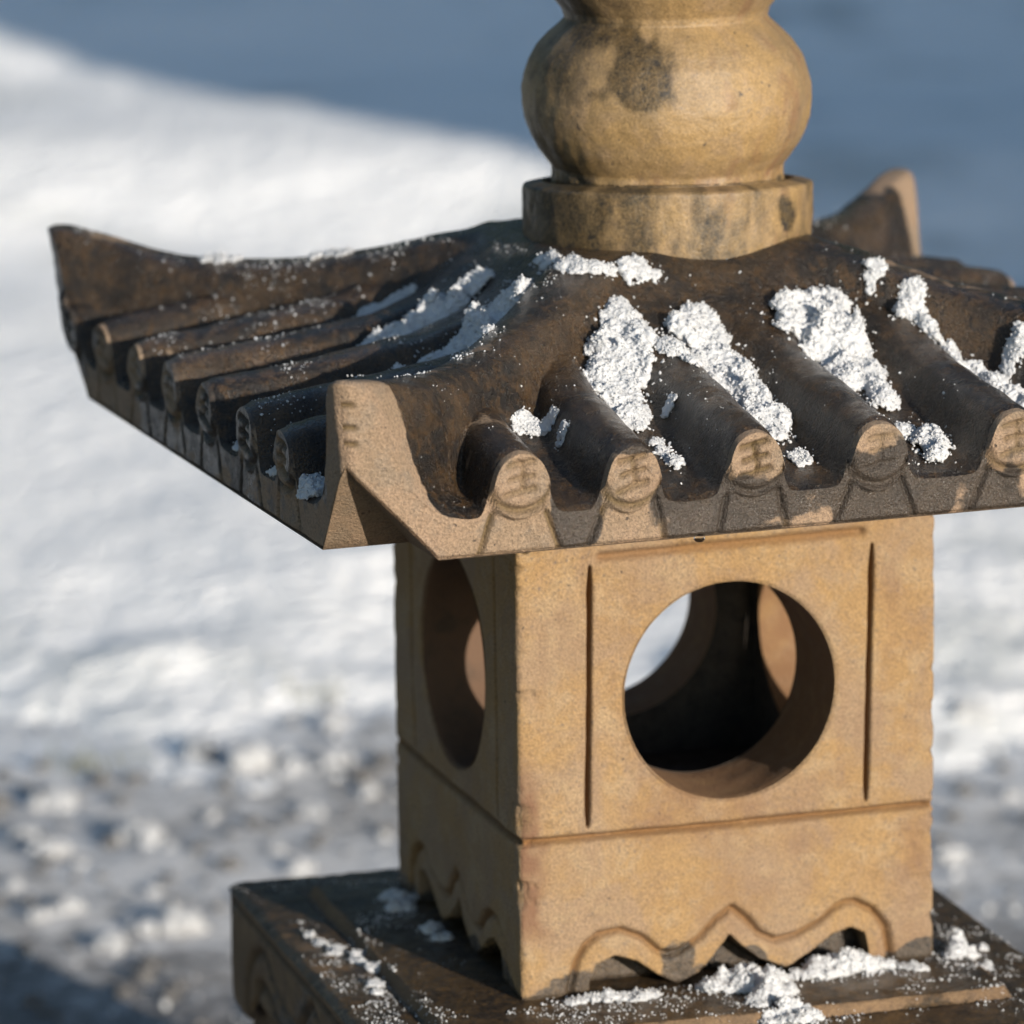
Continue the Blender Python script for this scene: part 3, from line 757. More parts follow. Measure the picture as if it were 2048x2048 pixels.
far = sst(14, 8, np.hypot(Ag, Bg - 4))
Pg = np.stack([hx, hy, ground_h(Ag, Bg) * far], -1)
def grid_faces(n, m):
    i = np.arange(n * m).reshape(n, m)
    return np.stack([i[:-1, :-1], i[1:, :-1], i[1:, 1:], i[:-1, 1:]], -1).reshape(-1, 4)
def ground_mat():
    m, nt, bs = new_mat('slushy_pavement'); t = NT(nt)
    co = t.n('ShaderNodeTexCoord').outputs['Object']
    n1 = t.noise(co, 2.6, 5, 0.6, 0.4); n2 = t.noise(co, 26, 5, 0.65); n3 = t.noise(co, 120, 4, 0.6); n4 = t.noise(co, 55, 3, 0.6, 0.3)
    c = t.mix(t.ramp(n2, 0.3, 0.7), (0.24, 0.222, 0.205), (0.39, 0.368, 0.345))
    c = t.mix(t.ramp(n4, 0.50, 0.66, 0, 0.8), c, (0.56, 0.54, 0.52))
    c = t.mix(t.ramp(t.math('ADD', n1, t.math('MULTIPLY', t.math('SUBTRACT', n2, 0.5), 0.5)), 0.40, 0.62, 0, 0.85), c, (0.60, 0.585, 0.57))
    c = t.mix(t.ramp(n3, 0.62, 0.72, 0, 0.8), c, (0.75, 0.76, 0.77))
    at = t.n('ShaderNodeAttribute'); at.attribute_name = 'wear'
    sp = t.n('ShaderNodeSeparateColor'); t.link(at.outputs['Color'], sp.inputs[0])
    bare = t.mix(t.ramp(n2, 0.35, 0.68), (0.085, 0.078, 0.072), (0.20, 0.185, 0.175))
    bare = t.mix(t.ramp(n3, 0.60, 0.70, 0, 0.75), bare, (0.55, 0.55, 0.56))
    c = t.mix(t.ramp(t.math('ADD', sp.outputs[0], t.math('MULTIPLY', t.math('SUBTRACT', n4, 0.5), 0.8)), 0.2, 0.75), bare, c)
    c = t.mix(t.ramp(t.math('ADD', sp.outputs[1], t.math('MULTIPLY', t.math('SUBTRACT', n4, 0.5), 0.9)), 0.60, 1.20, 0, 0.9), c, (0.84, 0.83, 0.82))
    t.link(c, bs.inputs['Base Color'])
    t.link(t.ramp(n2, 0.3, 0.7, 0.6, 0.9), bs.inputs['Roughness'])
    n = t.bump(n2, 0.3, 0.010); n = t.bump(n3, 0.5, 0.004, n)
    t.link(n, bs.inputs['Normal'])
    return m
cov = sst(3.02, 3.75, Bg / GS + 0.35 * fbm(Ag, Bg, 4, 2.4, 405, 3) - 0.1 * Ag)
cov = np.where(np.abs(Ag) > 3, 0.6, cov)
ground = mesh_obj('ground', Pg.reshape(-1, 3), grid_faces(*Pg.shape[:2]), ground_mat(), wear=wear3(cov, sst(3.45, 4.15, Bg / GS + 0.3 * fbm(Ag, Bg, 6, 3.0, 407, 3)), 0).reshape(-1, 4))
tag(ground, kind='structure')
sa = warp(220, -1.7, 1.7, 0, 250.0)
sb = np.concatenate([np.linspace(3.2, 9.5, 330), np.geomspace(9.6, 300, 24)])
As, Bs = np.meshgrid(sa, sb, indexing='ij')
hx, hy = gpos(As, Bs)
Ps = np.stack([hx, hy, snow_h(As, Bs)], -1)
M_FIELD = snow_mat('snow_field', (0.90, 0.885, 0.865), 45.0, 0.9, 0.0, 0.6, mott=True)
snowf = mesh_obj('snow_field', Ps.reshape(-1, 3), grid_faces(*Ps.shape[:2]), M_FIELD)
tag(snowf, kind='structure')

def plain(name, c, rough=0.8):
    m, nt, bs = new_mat(name); t = NT(nt)
    co = t.n('ShaderNodeTexCoord').outputs['Object']
    n = t.noise(co, 4, 5, 0.6)
    t.link(t.mix(t.ramp(n, 0.3, 0.7), c, tuple(v * 0.75 for v in c)), bs.inputs['Base Color'])
    bs.inputs['Roughness'].default_value = rough
    return m
# house standing to the right of the garden; its corner throws the blue shade over the far snow
SHX, SHB = 3.30, 1.0          # its shading corner in camera-ground coordinates (right, forward)
house = tag(empty('garden_house', (*gpos(SHX, SHB), 0)), 'plastered garden house standing right of the lantern, shading the far snow', 'house')
def hbox(name, a0, a1, b0, b1, z0, z1, mat, parent):
    V, F = box_bm(a0, a1, b0, b1, z0, z1)
    W = V.copy()
    W[:, 0] = V[:, 0] * R2[0] + V[:, 1] * F2[0]
    W[:, 1] = V[:, 0] * R2[1] + V[:, 1] * F2[1]
    return mesh_obj(name, W, F[:, ::-1] if False else F, mat, parent, smooth=False)
M_PLASTER, M_TILE, M_WOOD = plain('pale_plaster', (0.55, 0.5, 0.42)), plain('dark_roof_sheet', (0.08, 0.075, 0.075), 0.5), plain('brown_door', (0.16, 0.09, 0.05), 0.5)
hbox('wall', 0, 6, 0, 4, -0.2, 2.7, M_PLASTER, house)
hbox('door', 2.0, 2.9, -0.04, 0.05, 0.0, 2.0, M_WOOD, house)
V = np.array([(-0.25, -0.3, 2.65), (6.25, -0.3, 2.65), (6.25, 4.3, 2.65), (-0.25, 4.3, 2.65), (-0.25, 2, 4.0), (6.25, 2, 4.0)], float)
W = V.copy(); W[:, 0] = V[:, 0] * R2[0] + V[:, 1] * F2[0]; W[:, 1] = V[:, 0] * R2[1] + V[:, 1] * F2[1]
me = bpy.data.meshes.new('roof'); me.from_pydata(W.tolist(), [], [(0, 1, 5, 4), (2, 3, 4, 5), (0, 4, 3), (1, 2, 5), (0, 3, 2, 1)]); me.materials.append(M_TILE)
ro = bpy.data.objects.new('roof', me); col.objects.link(ro); ro.parent = house

# unseen conifer wood, added to keep open sky out of the roof's reflections
def conifer(rg, a, b, h):
    V, F = [], []
    x, y = gpos(a, b)
    tiers = 9; seg = 11
    for k in range(tiers):
        z0 = h * (0.06 + 0.84 * k / tiers); z1 = z0 + h * 0.20
        rad = h * 0.24 * (1 - k / tiers) + 0.12
        o = len(V)
        for i in range(seg):
            th = 2 * math.pi * (i + 0.5 * (k % 2)) / seg
            rr = rad * rg.uniform(0.7, 1.15)
            V.append((x + rr * math.cos(th), y + rr * math.sin(th), z0 - rg.uniform(0, 0.04) * h))
        V.append((x, y, min(z1, h)))
        F += [(o + i, o + (i + 1) % seg, o + seg) for i in range(seg)]
    o = len(V)
    for zz, rr in ((-0.2, 0.16), (h * 0.2, 0.12)):
        for i in range(6): V.append((x + rr * math.cos(i * 1.047), y + rr * math.sin(i * 1.047), zz))
    for i in range(6):
        j = (i + 1) % 6
        F += [(o + i, o + j, o + 6 + j), (o + i, o + 6 + j, o + 6 + i)]
    return V, F
rg = np.random.default_rng(9)
TV, TF = [], []
for i in range(46):
    t = i / 45
    th = math.radians(-95 + 150 * t + rg.uniform(-2, 2))     # bearing from the camera's forward axis
    dd = rg.uniform(19, 27)
    V, F = conifer(rg, dd * math.sin(th), dd * math.cos(th) + 3, rg.uniform(9.5, 14))
    TF += [tuple(k + len(TV) for k in f) for f in F]; TV += V
M_CONIFER = plain('conifer_green', (0.035, 0.055, 0.028), 0.7)
tag(mesh_obj('sky_blocking_wood', TV, TF, M_CONIFER, smooth=False), 'added unseen conifer wood blocking the sky behind the wet roof', 'wood', kind='stuff')

# ------------------------------------------------------------------ snow: grains
_p = (1 + 5 ** 0.5) / 2
ICO = np.array([(-1, _p, 0), (1, _p, 0), (-1, -_p, 0), (1, -_p, 0), (0, -1, _p), (0, 1, _p), (0, -1, -_p), (0, 1, -_p), (_p, 0, -1), (_p, 0, 1), (-_p, 0, -1), (-_p, 0, 1)]) / math.sqrt(1 + _p * _p)
ICOF = np.array([(0, 11, 5), (0, 5, 1), (0, 1, 7), (0, 7, 10), (0, 10, 11), (1, 5, 9), (5, 11, 4), (11, 10, 2), (10, 7, 6), (7, 1, 8), (3, 9, 4), (3, 4, 2), (3, 2, 6), (3, 6, 8), (3, 8, 9), (4, 9, 5), (2, 4, 11), (6, 2, 10), (8, 6, 7), (9, 8, 1)])
def grain_mesh(C, rad, rng, jit=0.28, aniso=0.35):
    n = len(C)
    a = rng.uniform(0, 2 * math.pi, (n, 3))
    ca, sa_ = np.cos(a), np.sin(a)
    Rz = np.zeros((n, 3, 3)); Rz[:, 0, 0] = ca[:, 0]; Rz[:, 0, 1] = -sa_[:, 0]; Rz[:, 1, 0] = sa_[:, 0]; Rz[:, 1, 1] = ca[:, 0]; Rz[:, 2, 2] = 1
    Rx = np.zeros((n, 3, 3)); Rx[:, 0, 0] = 1; Rx[:, 1, 1] = ca[:, 1]; Rx[:, 1, 2] = -sa_[:, 1]; Rx[:, 2, 1] = sa_[:, 1]; Rx[:, 2, 2] = ca[:, 1]
    sc = 1 + rng.uniform(-aniso, aniso, (n, 1, 3))
    V = ICO[None] * (1 + rng.uniform(-jit, jit, (n, 12, 1))) * sc
    V = np.einsum('nij,nkj->nki', np.einsum('nij,njk->nik', Rz, Rx), V)
    V = C[:, None] + V * np.asarray(rad)[:, None, None]
    F = ICOF[None] + (np.arange(n) * 12)[:, None, None]
    return V.reshape(-1, 3), F.reshape(-1, 3)
_sg = np.linspace(-1.14, 1.14, 571)
_SZ = roof_top(*np.meshgrid(_sg, _sg, indexing='ij'))[0]
def roof_z(x, y):
    fx = np.clip((x + 1.14) / 2.28 * 570, 0, 569.999); fy = np.clip((y + 1.14) / 2.28 * 570, 0, 569.999)
    i, j = fx.astype(int), fy.astype(int); u, v = fx - i, fy - j
    return _SZ[i, j] * (1 - u) * (1 - v) + _SZ[i + 1, j] * u * (1 - v) + _SZ[i, j + 1] * (1 - u) * v + _SZ[i + 1, j + 1] * u * v
def surf_roof(x, y):
    z = roof_z(x, y); X2, Y2 = roof_xy(x, y); return np.stack([X2, Y2, z], -1)
def surf_plat(x, y):
    # x, y in lantern coordinates; platform top
    c, s = math.cos(-BYAW), math.sin(-BYAW)
    u, v = (x - BOX) * c - (y - BOY) * s, (x - BOX) * s + (y - BOY) * c
    return np.stack([x, y, plat_h(u, v)[0]], -1)
def snow_patch(label, blobs, seed, surf=surf_roof, group='snow lying on the lantern', dens=1.0):
    rng = np.random.default_rng(seed)
    C, Rd = [], []
    full = surf
    sub = []
    for (x, y, r, h) in blobs:
        for k in range(3 if r > 0.022 else 1):
            a_, o_ = rng.uniform(0, 6.283), (rng.uniform(0.1, 0.55) * r if r > 0.022 else 0)
            sub.append((x + o_ * math.cos(a_), y + o_ * math.sin(a_), r * rng.uniform(0.5, 0.85) if r > 0.022 else r, h * rng.uniform(0.45, 1.05)))
    for (x, y, r, h) in sub:
        zc = full(np.array([x]), np.array([y]))[0, 2]
        def surf(px, py, zc=zc, x=x, y=y, r=r, h=h):
            P = full(px, py); P[:, 2] = np.minimum(P[:, 2], zc + 0.30 * np.hypot(px - x, py - y) + 0.35 * h); return P
        # solid heart
        n = int(30 * (r / 0.04) ** 2) + 4
        th, rho = rng.uniform(0, 6.283, n), r * 0.62 * np.sqrt(rng.uniform(0, 1, n))
        px, py = x + rho * np.cos(th), y + rho * np.sin(th)
        hh = 0.62 * h * np.maximum(0, 1 - (rho / r) ** 2) ** 0.7
        P = surf(px, py); rr = np.clip(0.42 * hh, 0.006, 0.02)
        P[:, 2] += np.maximum(hh - rr, 0) * rng.uniform(0.35, 0.95, n)
        C.append(P); Rd.append(rr)
        # granular coat
        n = int(dens * 1150 * (r / 0.05) ** 2) + 30
        th, rho = rng.uniform(0, 6.283, n), r * 1.12 * np.sqrt(rng.uniform(0, 1, n))
        px, py = x + rho * np.cos(th), y + rho * np.sin(th)
        cl = fbm(px, py, seed * 1.7, 26, 500, 3)
        edge_cut = (rho / r) < (0.86 + 0.85 * cl)
        px, py, rho, cl = px[edge_cut], py[edge_cut], rho[edge_cut], cl[edge_cut]
        hh = 0.78 * h * np.maximum(0.04, 1 - (rho / r) ** 2) ** 0.6 * (1 + 0.9 * cl)
        P = surf(px, py)
        P[:, 2] += hh * (rng.uniform(0.60, 1.03, len(px)) + 0.10 * rng.uniform(0, 1, len(px)) ** 6)
        C.append(P); Rd.append(rng.uniform(0.0019, 0.0050, len(px)))
        # stray crumbs round it
        n = int(16 * r / 0.05)
        th, rho = rng.uniform(0, 6.283, n), r * (0.9 + 0.7 * rng.uniform(0, 1, n) ** 1.6)
        P = surf(x + rho * np.cos(th), y + rho * np.sin(th)); rr = rng.uniform(0.0014, 0.0040, n); P[:, 2] += rr * 0.6
        C.append(P); Rd.append(rr)
    C, Rd = np.concatenate(C), np.concatenate(Rd)
    base = to_world(C.mean(0)[None].copy())[0]
    big = Rd > 0.0021
    V, F = grain_mesh(C[big], Rd[big] * 1.12, rng)
    tmp = mesh_obj('crust', to_world(V) - base, F, M_SNOW)
    md = tmp.modifiers.new('remesh', 'REMESH'); md.mode = 'VOXEL'; md.voxel_size = 0.00046; md.use_smooth_shade = True
    dg = bpy.context.evaluated_depsgraph_get()
    me = bpy.data.meshes.new_from_object(tmp.evaluated_get(dg))
    nv = len(me.vertices); cv = np.empty(nv * 3, np.float32); me.vertices.foreach_get('co', cv); cv = cv.reshape(-1, 3)
    me.calc_loop_triangles(); nt_ = len(me.loop_triangles); cf = np.empty(nt_ * 3, np.int32); me.loop_triangles.foreach_get('vertices', cf); cf = cf.reshape(-1, 3)
    tm = tmp.data; bpy.data.objects.remove(tmp); bpy.data.meshes.remove(tm); bpy.data.meshes.remove(me)
    sel = rng.uniform(0, 1, len(C)) < 0.75
    G, GF = grain_mesh(C[sel] + rng.normal(0, 0.0026, (sel.sum(), 3)) + np.array([0, 0, 0.0022]), rng.uniform(0.0010, 0.0029, sel.sum()), rng)
    o = mesh_obj('snow_patch', np.concatenate([cv, to_world(G) - base]), np.concatenate([cf, GF + nv]), M_SNOW, smooth=True)
    o.location = base
    return tag(o, label, 'snow', group)
def run(pts, r, h, n=None):
    """blobs along a polyline of (x, y, scale)"""
    out = []
    for (a, b) in zip(pts[:-1], pts[1:]):
        L = math.hypot(b[0] - a[0], b[1] - a[1]); k = max(1, int(L / (r * 0.55)))
        for i in range(k):
            t = i / k; s = a[2] + (b[2] - a[2]) * t
            j = math.sin(i * 12.9898 + a[0] * 78.2) * 0.3
            out.append((a[0] + (b[0] - a[0]) * t + j * r * 0.35, a[1] + (b[1] - a[1]) * t, r * s * (1 + 0.25 * j), h * s * (1 + 0.35 * j)))
    a = pts[-1]; out.append((a[0], a[1], r * a[2], h * a[2]))
    return out
snow_patch('white granular snow in the front furrow beside the hip ridge', run([(-0.255, -0.45, 0.8), (-0.30, -0.52, 1.15), (-0.345, -0.62, 1.25), (-0.355, -0.72, 1.0), (-0.365, -0.80, 0.6)], 0.062, 0.050) + run([(-0.34, -0.88, 0.4), (-0.345, -0.96, 0.55)], 0.05, 0.04), 1)
snow_patch('small crumbly snow crust tucked under the near hip ridge', run([(-0.625, -0.775, 0.7), (-0.585, -0.765, 1.0), (-0.55, -0.79, 0.6)], 0.034, 0.022) + [(-0.555, -0.87, 0.016, 0.01)], 2)
snow_patch('lumpy snow heap in the second front furrow', run([(-0.09, -0.475, 0.95), (-0.10, -0.53, 1.2), (-0.085, -0.62, 1.2), (-0.085, -0.72, 1.15), (-0.075, -0.82, 0.9), (-0.06, -0.89, 0.6)], 0.062, 0.052) + [(-0.205, -0.60, 0.04, 0.02), (-0.17, -0.66, 0.035, 0.02), (-0.27, -0.77, 0.022, 0.018), (-0.06, -0.985, 0.03, 0.02)], 3)
snow_patch('tallest snow heap in the middle front furrow', run([(0.195, -0.465, 1.2), (0.175, -0.52, 1.25), (0.215, -0.60, 1.15), (0.215, -0.70, 0.95), (0.225, -0.79, 0.7)], 0.066, 0.064) + run([(0.225, -0.92, 0.6), (0.25, -0.98, 0.9), (0.235, -1.03, 0.8)], 0.05, 0.045), 4)
snow_patch('long thin snow streak in the furrow right of the middle heap', run([(0.40, -0.52, 0.8), (0.44, -0.62, 0.8), (0.48, -0.74, 1.0), (0.51, -0.86, 1.0), (0.52, -0.98, 0.8)], 0.046, 0.044), 5)
snow_patch('round snow clump on the hip slope at the roof edge', [(0.585, -0.72, 0.055, 0.05), (0.61, -0.74, 0.05, 0.05)], 6)
snow_patch('single little snow clod below the collar of the finial', [(0.352, -0.44, 0.028, 0.026), (0.365, -0.43, 0.022, 0.022)], 7)
snow_patch('thin snow line along the foot of the finial collar', [(-0.335, -0.17, 0.03, 0.02), (-0.345, -0.22, 0.03, 0.022), (-0.33, -0.30, 0.036, 0.028), (-0.30, -0.345, 0.034, 0.028), (-0.20, -0.355, 0.040, 0.036), (-0.17, -0.36, 0.034, 0.030), (-0.145, -0.365, 0.02, 0.014), (-0.25, -0.36, 0.018, 0.012)], 8)
snow_patch('shaded snow streak in the left slope furrow next to the hip', run([(-0.46, -0.27, 0.9), (-0.56, -0.275, 1.1), (-0.66, -0.272, 1.0), (-0.76, -0.27, 0.8), (-0.88, -0.275, 0.5)], 0.064, 0.075), 9)
snow_patch('long bluish snow streak in the middle left slope furrow', run([(-0.43, 0.02, 0.8), (-0.54, 0.03, 1.0), (-0.66, 0.035, 1.0), (-0.78, 0.035, 0.9), (-0.90, 0.035, 0.6), (-1.0, 0.035, 0.4)], 0.060, 0.062), 10)
snow_patch('snow streak in the near left slope furrow running to the eave', run([(-0.62, -0.52, 0.8), (-0.74, -0.54, 0.9), (-0.86, -0.55, 0.8), (-0.97, -0.55, 0.6)], 0.040, 0.030), 11)
snow_patch('snow film in the far left slope furrow', run([(-0.50, 0.31, 0.7), (-0.64, 0.32, 1.0), (-0.80, 0.32, 1.0), (-0.95, 0.32, 0.7)], 0.042, 0.024), 12)
snow_patch('snow strip in the furrow at the foot of the far left hip', run([(-0.77, 0.60, 0.6), (-0.88, 0.605, 0.8), (-0.99, 0.61, 0.5)], 0.030, 0.012), 13)
snow_patch('thin rime of snow on the crest of the far left hip, nearer its tip', [(-0.83, 0.815, 0.022, 0.010), (-0.81, 0.795, 0.026, 0.012), (-0.785, 0.77, 0.020, 0.010)], 14)
snow_patch('thin rime of snow on the crest of the far left hip, nearer the finial', [(-0.60, 0.585, 0.02, 0.010), (-0.575, 0.56, 0.022, 0.010), (-0.625, 0.61, 0.02, 0.008)], 18)
snow_patch('bluish snow packed in the corner furrow behind the near tip', [(-1.06, -0.80, 0.045, 0.035), (-1.08, -0.83, 0.04, 0.03), (-1.03, -0.82, 0.04, 0.03), (-1.085, -0.80, 0.035, 0.03)], 15)
snow_patch('small snow crumb in a shaded left eave furrow', [(-1.09, -0.56, 0.024, 0.016), (-1.10, -0.545, 0.018, 0.012)], 16)
snow_patch('tiny snow crumb in a left eave furrow farther from the tip', [(-1.09, -0.27, 0.022, 0.014)], 17)
# snow on the platform (lantern coordinates)
snow_patch('largest snow heap on the platform before the carved apron', run([(-0.05, -0.545, 0.9), (0.01, -0.565, 1.2), (0.06, -0.60, 1.1)], 0.058, 0.060) + [(0.035, -0.655, 0.052, 0.055), (0.075, -0.65, 0.045, 0.045), (0.0, -0.69, 0.03, 0.02), (-0.075, -0.56, 0.03, 0.018)], 21, surf_plat)
snow_patch('snow ridge along the apron right of the largest heap', run([(0.12, -0.545, 0.5), (0.18, -0.54, 0.9), (0.25, -0.53, 1.1), (0.31, -0.535, 1.0), (0.37, -0.53, 0.6)], 0.044, 0.046), 22, surf_plat)
snow_patch('snow clod on the platform by the right apron corner', [(0.565, -0.485, 0.036, 0.050), (0.585, -0.47, 0.034, 0.055), (0.545, -0.51, 0.022, 0.02), (0.60, -0.55, 0.024, 0.020), (0.655, -0.42, 0.013, 0.014)], 23, surf_plat)
snow_patch('snow lump lying across the front step of the platform', [(0.055, -0.765, 0.046, 0.05), (0.085, -0.775, 0.036, 0.04), (0.00, -0.77, 0.026, 0.02)], 24, surf_plat)
snow_patch('low snow drift in front of the left apron arch', run([(-0.40, -0.545, 0.5), (-0.33, -0.545, 0.7), (-0.27, -0.56, 1.0), (-0.20, -0.555, 0.7)], 0.034, 0.024), 25, surf_plat)
snow_patch('pinkish snow drift by the apron corner, thinly strewn', [(0.43, -0.565, 0.03, 0.02), (0.41, -0.55, 0.02, 0.014)], 26, surf_plat)
snow_patch('shaded snow below the left apron opening', [(-0.535, 0.36, 0.05, 0.04), (-0.55, 0.31, 0.045, 0.03), (-0.54, 0.10, 0.04, 0.025), (-0.535, 0.02, 0.03, 0.015)], 27, surf_plat)
snow_patch('fine snow crumbs along the left step of the platform', [(-0.735, 0.03, 0.020, 0.012), (-0.745, -0.02, 0.026, 0.016), (-0.735, -0.08, 0.026, 0.020), (-0.78, 0.06, 0.018, 0.010), (-0.79, 0.15, 0.018, 0.009), (-0.80, 0.22, 0.016, 0.008), (-0.77, 0.10, 0.02, 0.006), (-0.76, -0.2, 0.020, 0.011), (-0.77, -0.26, 0.022, 0.013)], 28, surf_plat)

# fine frost sprinkled over the stone
def sprinkle(name, label_kind, n, seed, sampler, rmin, rmax, mat):
    rng = np.random.default_rng(seed)
    P = sampler(rng, n)
    rr = rng.uniform(rmin, rmax, len(P)) * (0.6 + 0.8 * rng.uniform(0, 1, len(P)) ** 3)
    P[:, 2] += rr * 0.5
    V, F = grain_mesh(P, rr, rng)
    o = mesh_obj(name, to_world(V), F, mat, smooth=False)
    return tag(o, kind='stuff')
def smp_roof(rng, n):
    x, y = rng.uniform(-1.1, 1.1, n), rng.uniform(-1.1, 1.1, n)
    d = fbm(x, y, 7, 4.5, 600, 4) + 0.5 * fbm(x, y, 7, 22, 605, 2)
    k = (np.maximum(np.abs(x), np.abs(y)) > 0.33) & (d + rng.uniform(-0.5, 0.2, n) > 0.16)
    left = (x < 0) & (np.abs(x) > np.abs(y))
    k &= left | (rng.uniform(0, 1, n) < 0.15)
    return surf_roof(x[k], y[k])
def smp_plat(rng, n):
    x, y = rng.uniform(-0.86, 0.74, n), rng.uniform(-0.94, 0.70, n)
    d = fbm(x, y, 8, 5, 610, 4) + 0.6 * fbm(x, y, 8, 20, 615, 2)
    k = (d + rng.uniform(-0.25, 0.25, n) > 0.30) & ~((np.abs(x) < 0.5) & (np.abs(y) < 0.5))
    return surf_plat(x[k], y[k])
o = sprinkle('frost_on_roof', '', 46000, 31, smp_roof, 0.0009, 0.0026, M_SNOW); o['label'] = 'fine frost grains sprinkled over the wet lantern roof'; o['category'] = 'frost'
o = sprinkle('ice_beads_on_roof', '', 16000, 32, smp_roof, 0.0012, 0.0032, M_ICE); o['label'] = 'glinting ice beads on the wet roof stone'; o['category'] = 'ice'
o = sprinkle('frost_on_platform', '', 26000, 33, smp_plat, 0.0007, 0.0030, M_SNOW); o['label'] = 'loose frost crumbs strewn over the dark platform'; o['category'] = 'frost'

# ------------------------------------------------------------------ snow lumps and slush on the ground behind
LUMPS = [(-0.215, 3.924, 0.0172), (-0.289, 3.716, 0.0153), (-0.364, 3.827, 0.0147), (-0.357, 3.672, 0.0131), (-0.243, 3.475, 0.0144), (-0.257, 3.968, 0.013), (-0.151, 4.049, 0.01), (-0.179, 3.914, 0.0107), (-0.149, 3.921, 0.0097), (-0.161, 3.793, 0.0083), (-0.379, 3.72, 0.0092), (-0.292, 3.432, 0.0114), (-0.326, 3.519, 0.0087), (-0.349, 3.5, 0.0077), (0.326, 3.642, 0.011), (-0.265, 3.692, 0.0053), (-0.165, 3.629, 0.008), (0.375, 4.004, 0.0109), (-0.269, 3.564, 0.0055), (-0.184, 3.688, 0.0061), (-0.115, 3.838, 0.0063), (-0.27, 3.47, 0.0077), (-0.329, 3.637, 0.005), (-0.319, 3.848, 0.0053), (-0.238, 3.781, 0.0052), (-0.201, 3.547, 0.0059), (-0.374, 3.583, 0.0059), (0.387, 3.813, 0.0073)]
rng = np.random.default_rng(77)
lump_me = []
for k in range(4):
    C = rng.normal(0, 0.42, (26, 3)) * np.array([1.0, 0.8, 0.55]); C[:, 2] = np.abs(C[:, 2])
    V, F = grain_mesh(C, rng.uniform(0.35, 0.62, 26), rng)
    lo = mesh_obj('snow_lump', V, F, M_SNOW, smooth=True)
    lump_me.append(lo.data); bpy.data.objects.remove(lo)
for i, (a, b, r) in enumerate(LUMPS):
    a, b, r = a * GS, b * GS, r * GS * 1.1
    o = bpy.data.objects.new('snow_lump', lump_me[i % 4]); col.objects.link(o)
    x, y = gpos(a, b)
    gh = max(float(ground_h(np.array([a]), np.array([b]))[0]), float(snow_h(np.array([a]), np.array([b]))[0]))
    o.location = (x, y, gh); o.scale = (r, r, r); o.rotation_euler = (0, 0, i * 2.4)
    tag(o, 'small white snow lump lying on the grey slushy ground behind the lantern', 'snow', 'snow lumps on the ground')
# crumbs and gravel nobody could count
n = 2200
a, b = rng.uniform(-0.9, 0.9, n), rng.uniform(2.9, 4.35, n)
k = fbm(a, b, 2, 3.0, 700, 3) + rng.uniform(-0.4, 0.4, n) > 0.05
a, b = a[k], b[k]
hx, hy = gpos(a, b)
rr = 0.0012 + 0.0036 * rng.uniform(0, 1, len(a)) ** 3
V, F = grain_mesh(np.stack([hx, hy, ground_h(a, b) + rr * 0.4], -1), rr, rng)
o = tag(mesh_obj('snow_crumbs', V, F, M_SNOW, smooth=False), 'loose snow crumbs scattered over the grey ground', 'snow', kind='stuff')
n = 1500
a, b = rng.uniform(-0.9, 0.9, n), rng.uniform(2.9, 4.4, n)
hx, hy = gpos(a, b)
rr = 0.002 + 0.006 * rng.uniform(0, 1, len(a)) ** 2
V, F = grain_mesh(np.stack([hx, hy, ground_h(a, b) + rr * 0.2], -1), rr, rng)
M_GRAVEL = plain('dark_gravel', (0.10, 0.095, 0.09), 0.6)
tag(mesh_obj('gravel', V, F, M_GRAVEL, smooth=False), 'dark wet gravel showing through the slush', 'gravel', kind='stuff')
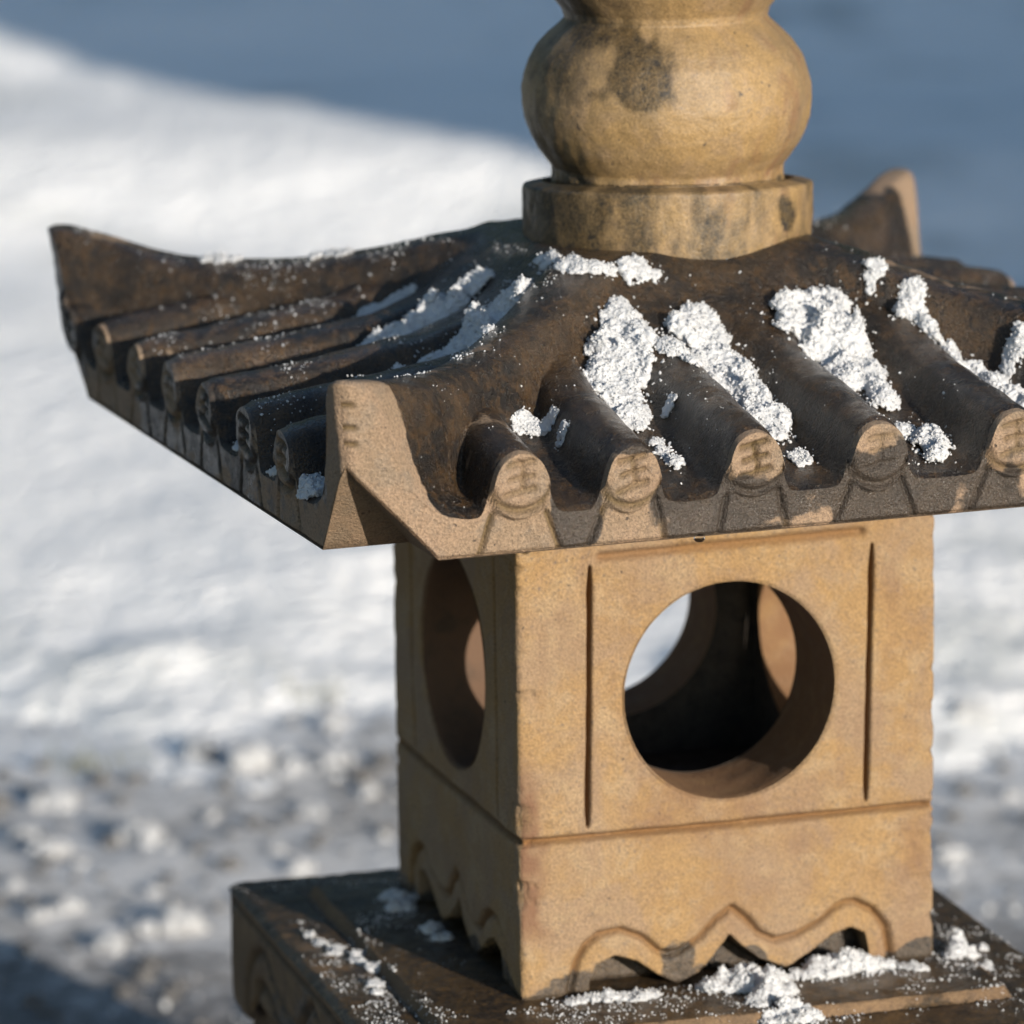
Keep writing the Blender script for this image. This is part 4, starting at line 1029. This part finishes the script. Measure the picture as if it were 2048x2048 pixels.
# winter grass poking through
M_GRASS = plain('winter_grass', (0.15, 0.15, 0.065), 0.6)
def tuft(a0, b0, nb, spread, label, seed):
    rg = np.random.default_rng(seed)
    V, F = [], []
    for i in range(nb):
        ox, oy = rg.normal(0, spread, 2) * np.array([1.0, 0.6]); L = rg.uniform(0.012, 0.032); th = rg.uniform(0, 6.28); w = 0.0011
        d = np.array([math.cos(th), math.sin(th)]); lean = rg.uniform(0.3, 0.9)
        pn = np.array([-d[1], d[0]]) * w
        k = len(V)
        for t in (0, 0.5, 1.0):
            c = np.array([ox, oy]) + d * L * lean * t * t
            zz = L * t * (1 - 0.3 * t)
            ww = pn * (1 - t * 0.9)
            V += [(*(c + ww), zz), (*(c - ww), zz)]
        F += [(k, k + 1, k + 3, k + 2), (k + 2, k + 3, k + 5, k + 4)]
    o = mesh_obj('grass_tuft', V, F, M_GRASS, smooth=False)
    o.location = (*gpos(a0, b0), float(ground_h(np.array([a0]), np.array([b0]))[0]) - 0.002)
    tag(o, label, 'grass', 'grass tufts in the slush')
tuft(-0.315, 3.66, 36, 0.02, 'thin yellow green grass tuft among snow lumps on the grey ground', 5)
tuft(-0.155, 3.85, 70, 0.03, 'broad pale grass tuft at the edge of the snow field', 6)

# a drop hanging from the front eave
u = np.linspace(0, 2 * math.pi, 20, endpoint=False); v = np.linspace(0, 1, 14)
Ud, Vd = np.meshgrid(u, v, indexing='ij')
rd = 0.013 * np.sqrt(np.maximum(0, 1 - (2 * Vd - 1) ** 2)) * (1.15 - 0.55 * Vd)
dx0, dy0 = roof_xy(-0.34, -1.100)
Pd = np.stack([dx0 + rd * np.cos(Ud), dy0 + rd * np.sin(Ud), EAVE - 0.016 + 0.024 * Vd], -1)
idx = np.arange(20 * 14).reshape(20, 14); idx = np.concatenate([idx, idx[:1]], 0)
Fd = np.stack([idx[:-1, :-1], idx[1:, :-1], idx[1:, 1:], idx[:-1, 1:]], -1).reshape(-1, 4)
wm, wnt, wb = new_mat('melt_water')
wb.inputs['Base Color'].default_value = (0.9, 0.92, 0.95, 1); wb.inputs['Roughness'].default_value = 0.02
wb.inputs['Transmission Weight'].default_value = 1.0; wb.inputs['IOR'].default_value = 1.33
tag(mesh_obj('water_drop', to_world(Pd.reshape(-1, 3)), Fd, wm), 'melt water drop hanging from the front eave edge above the chamber', 'water drop')
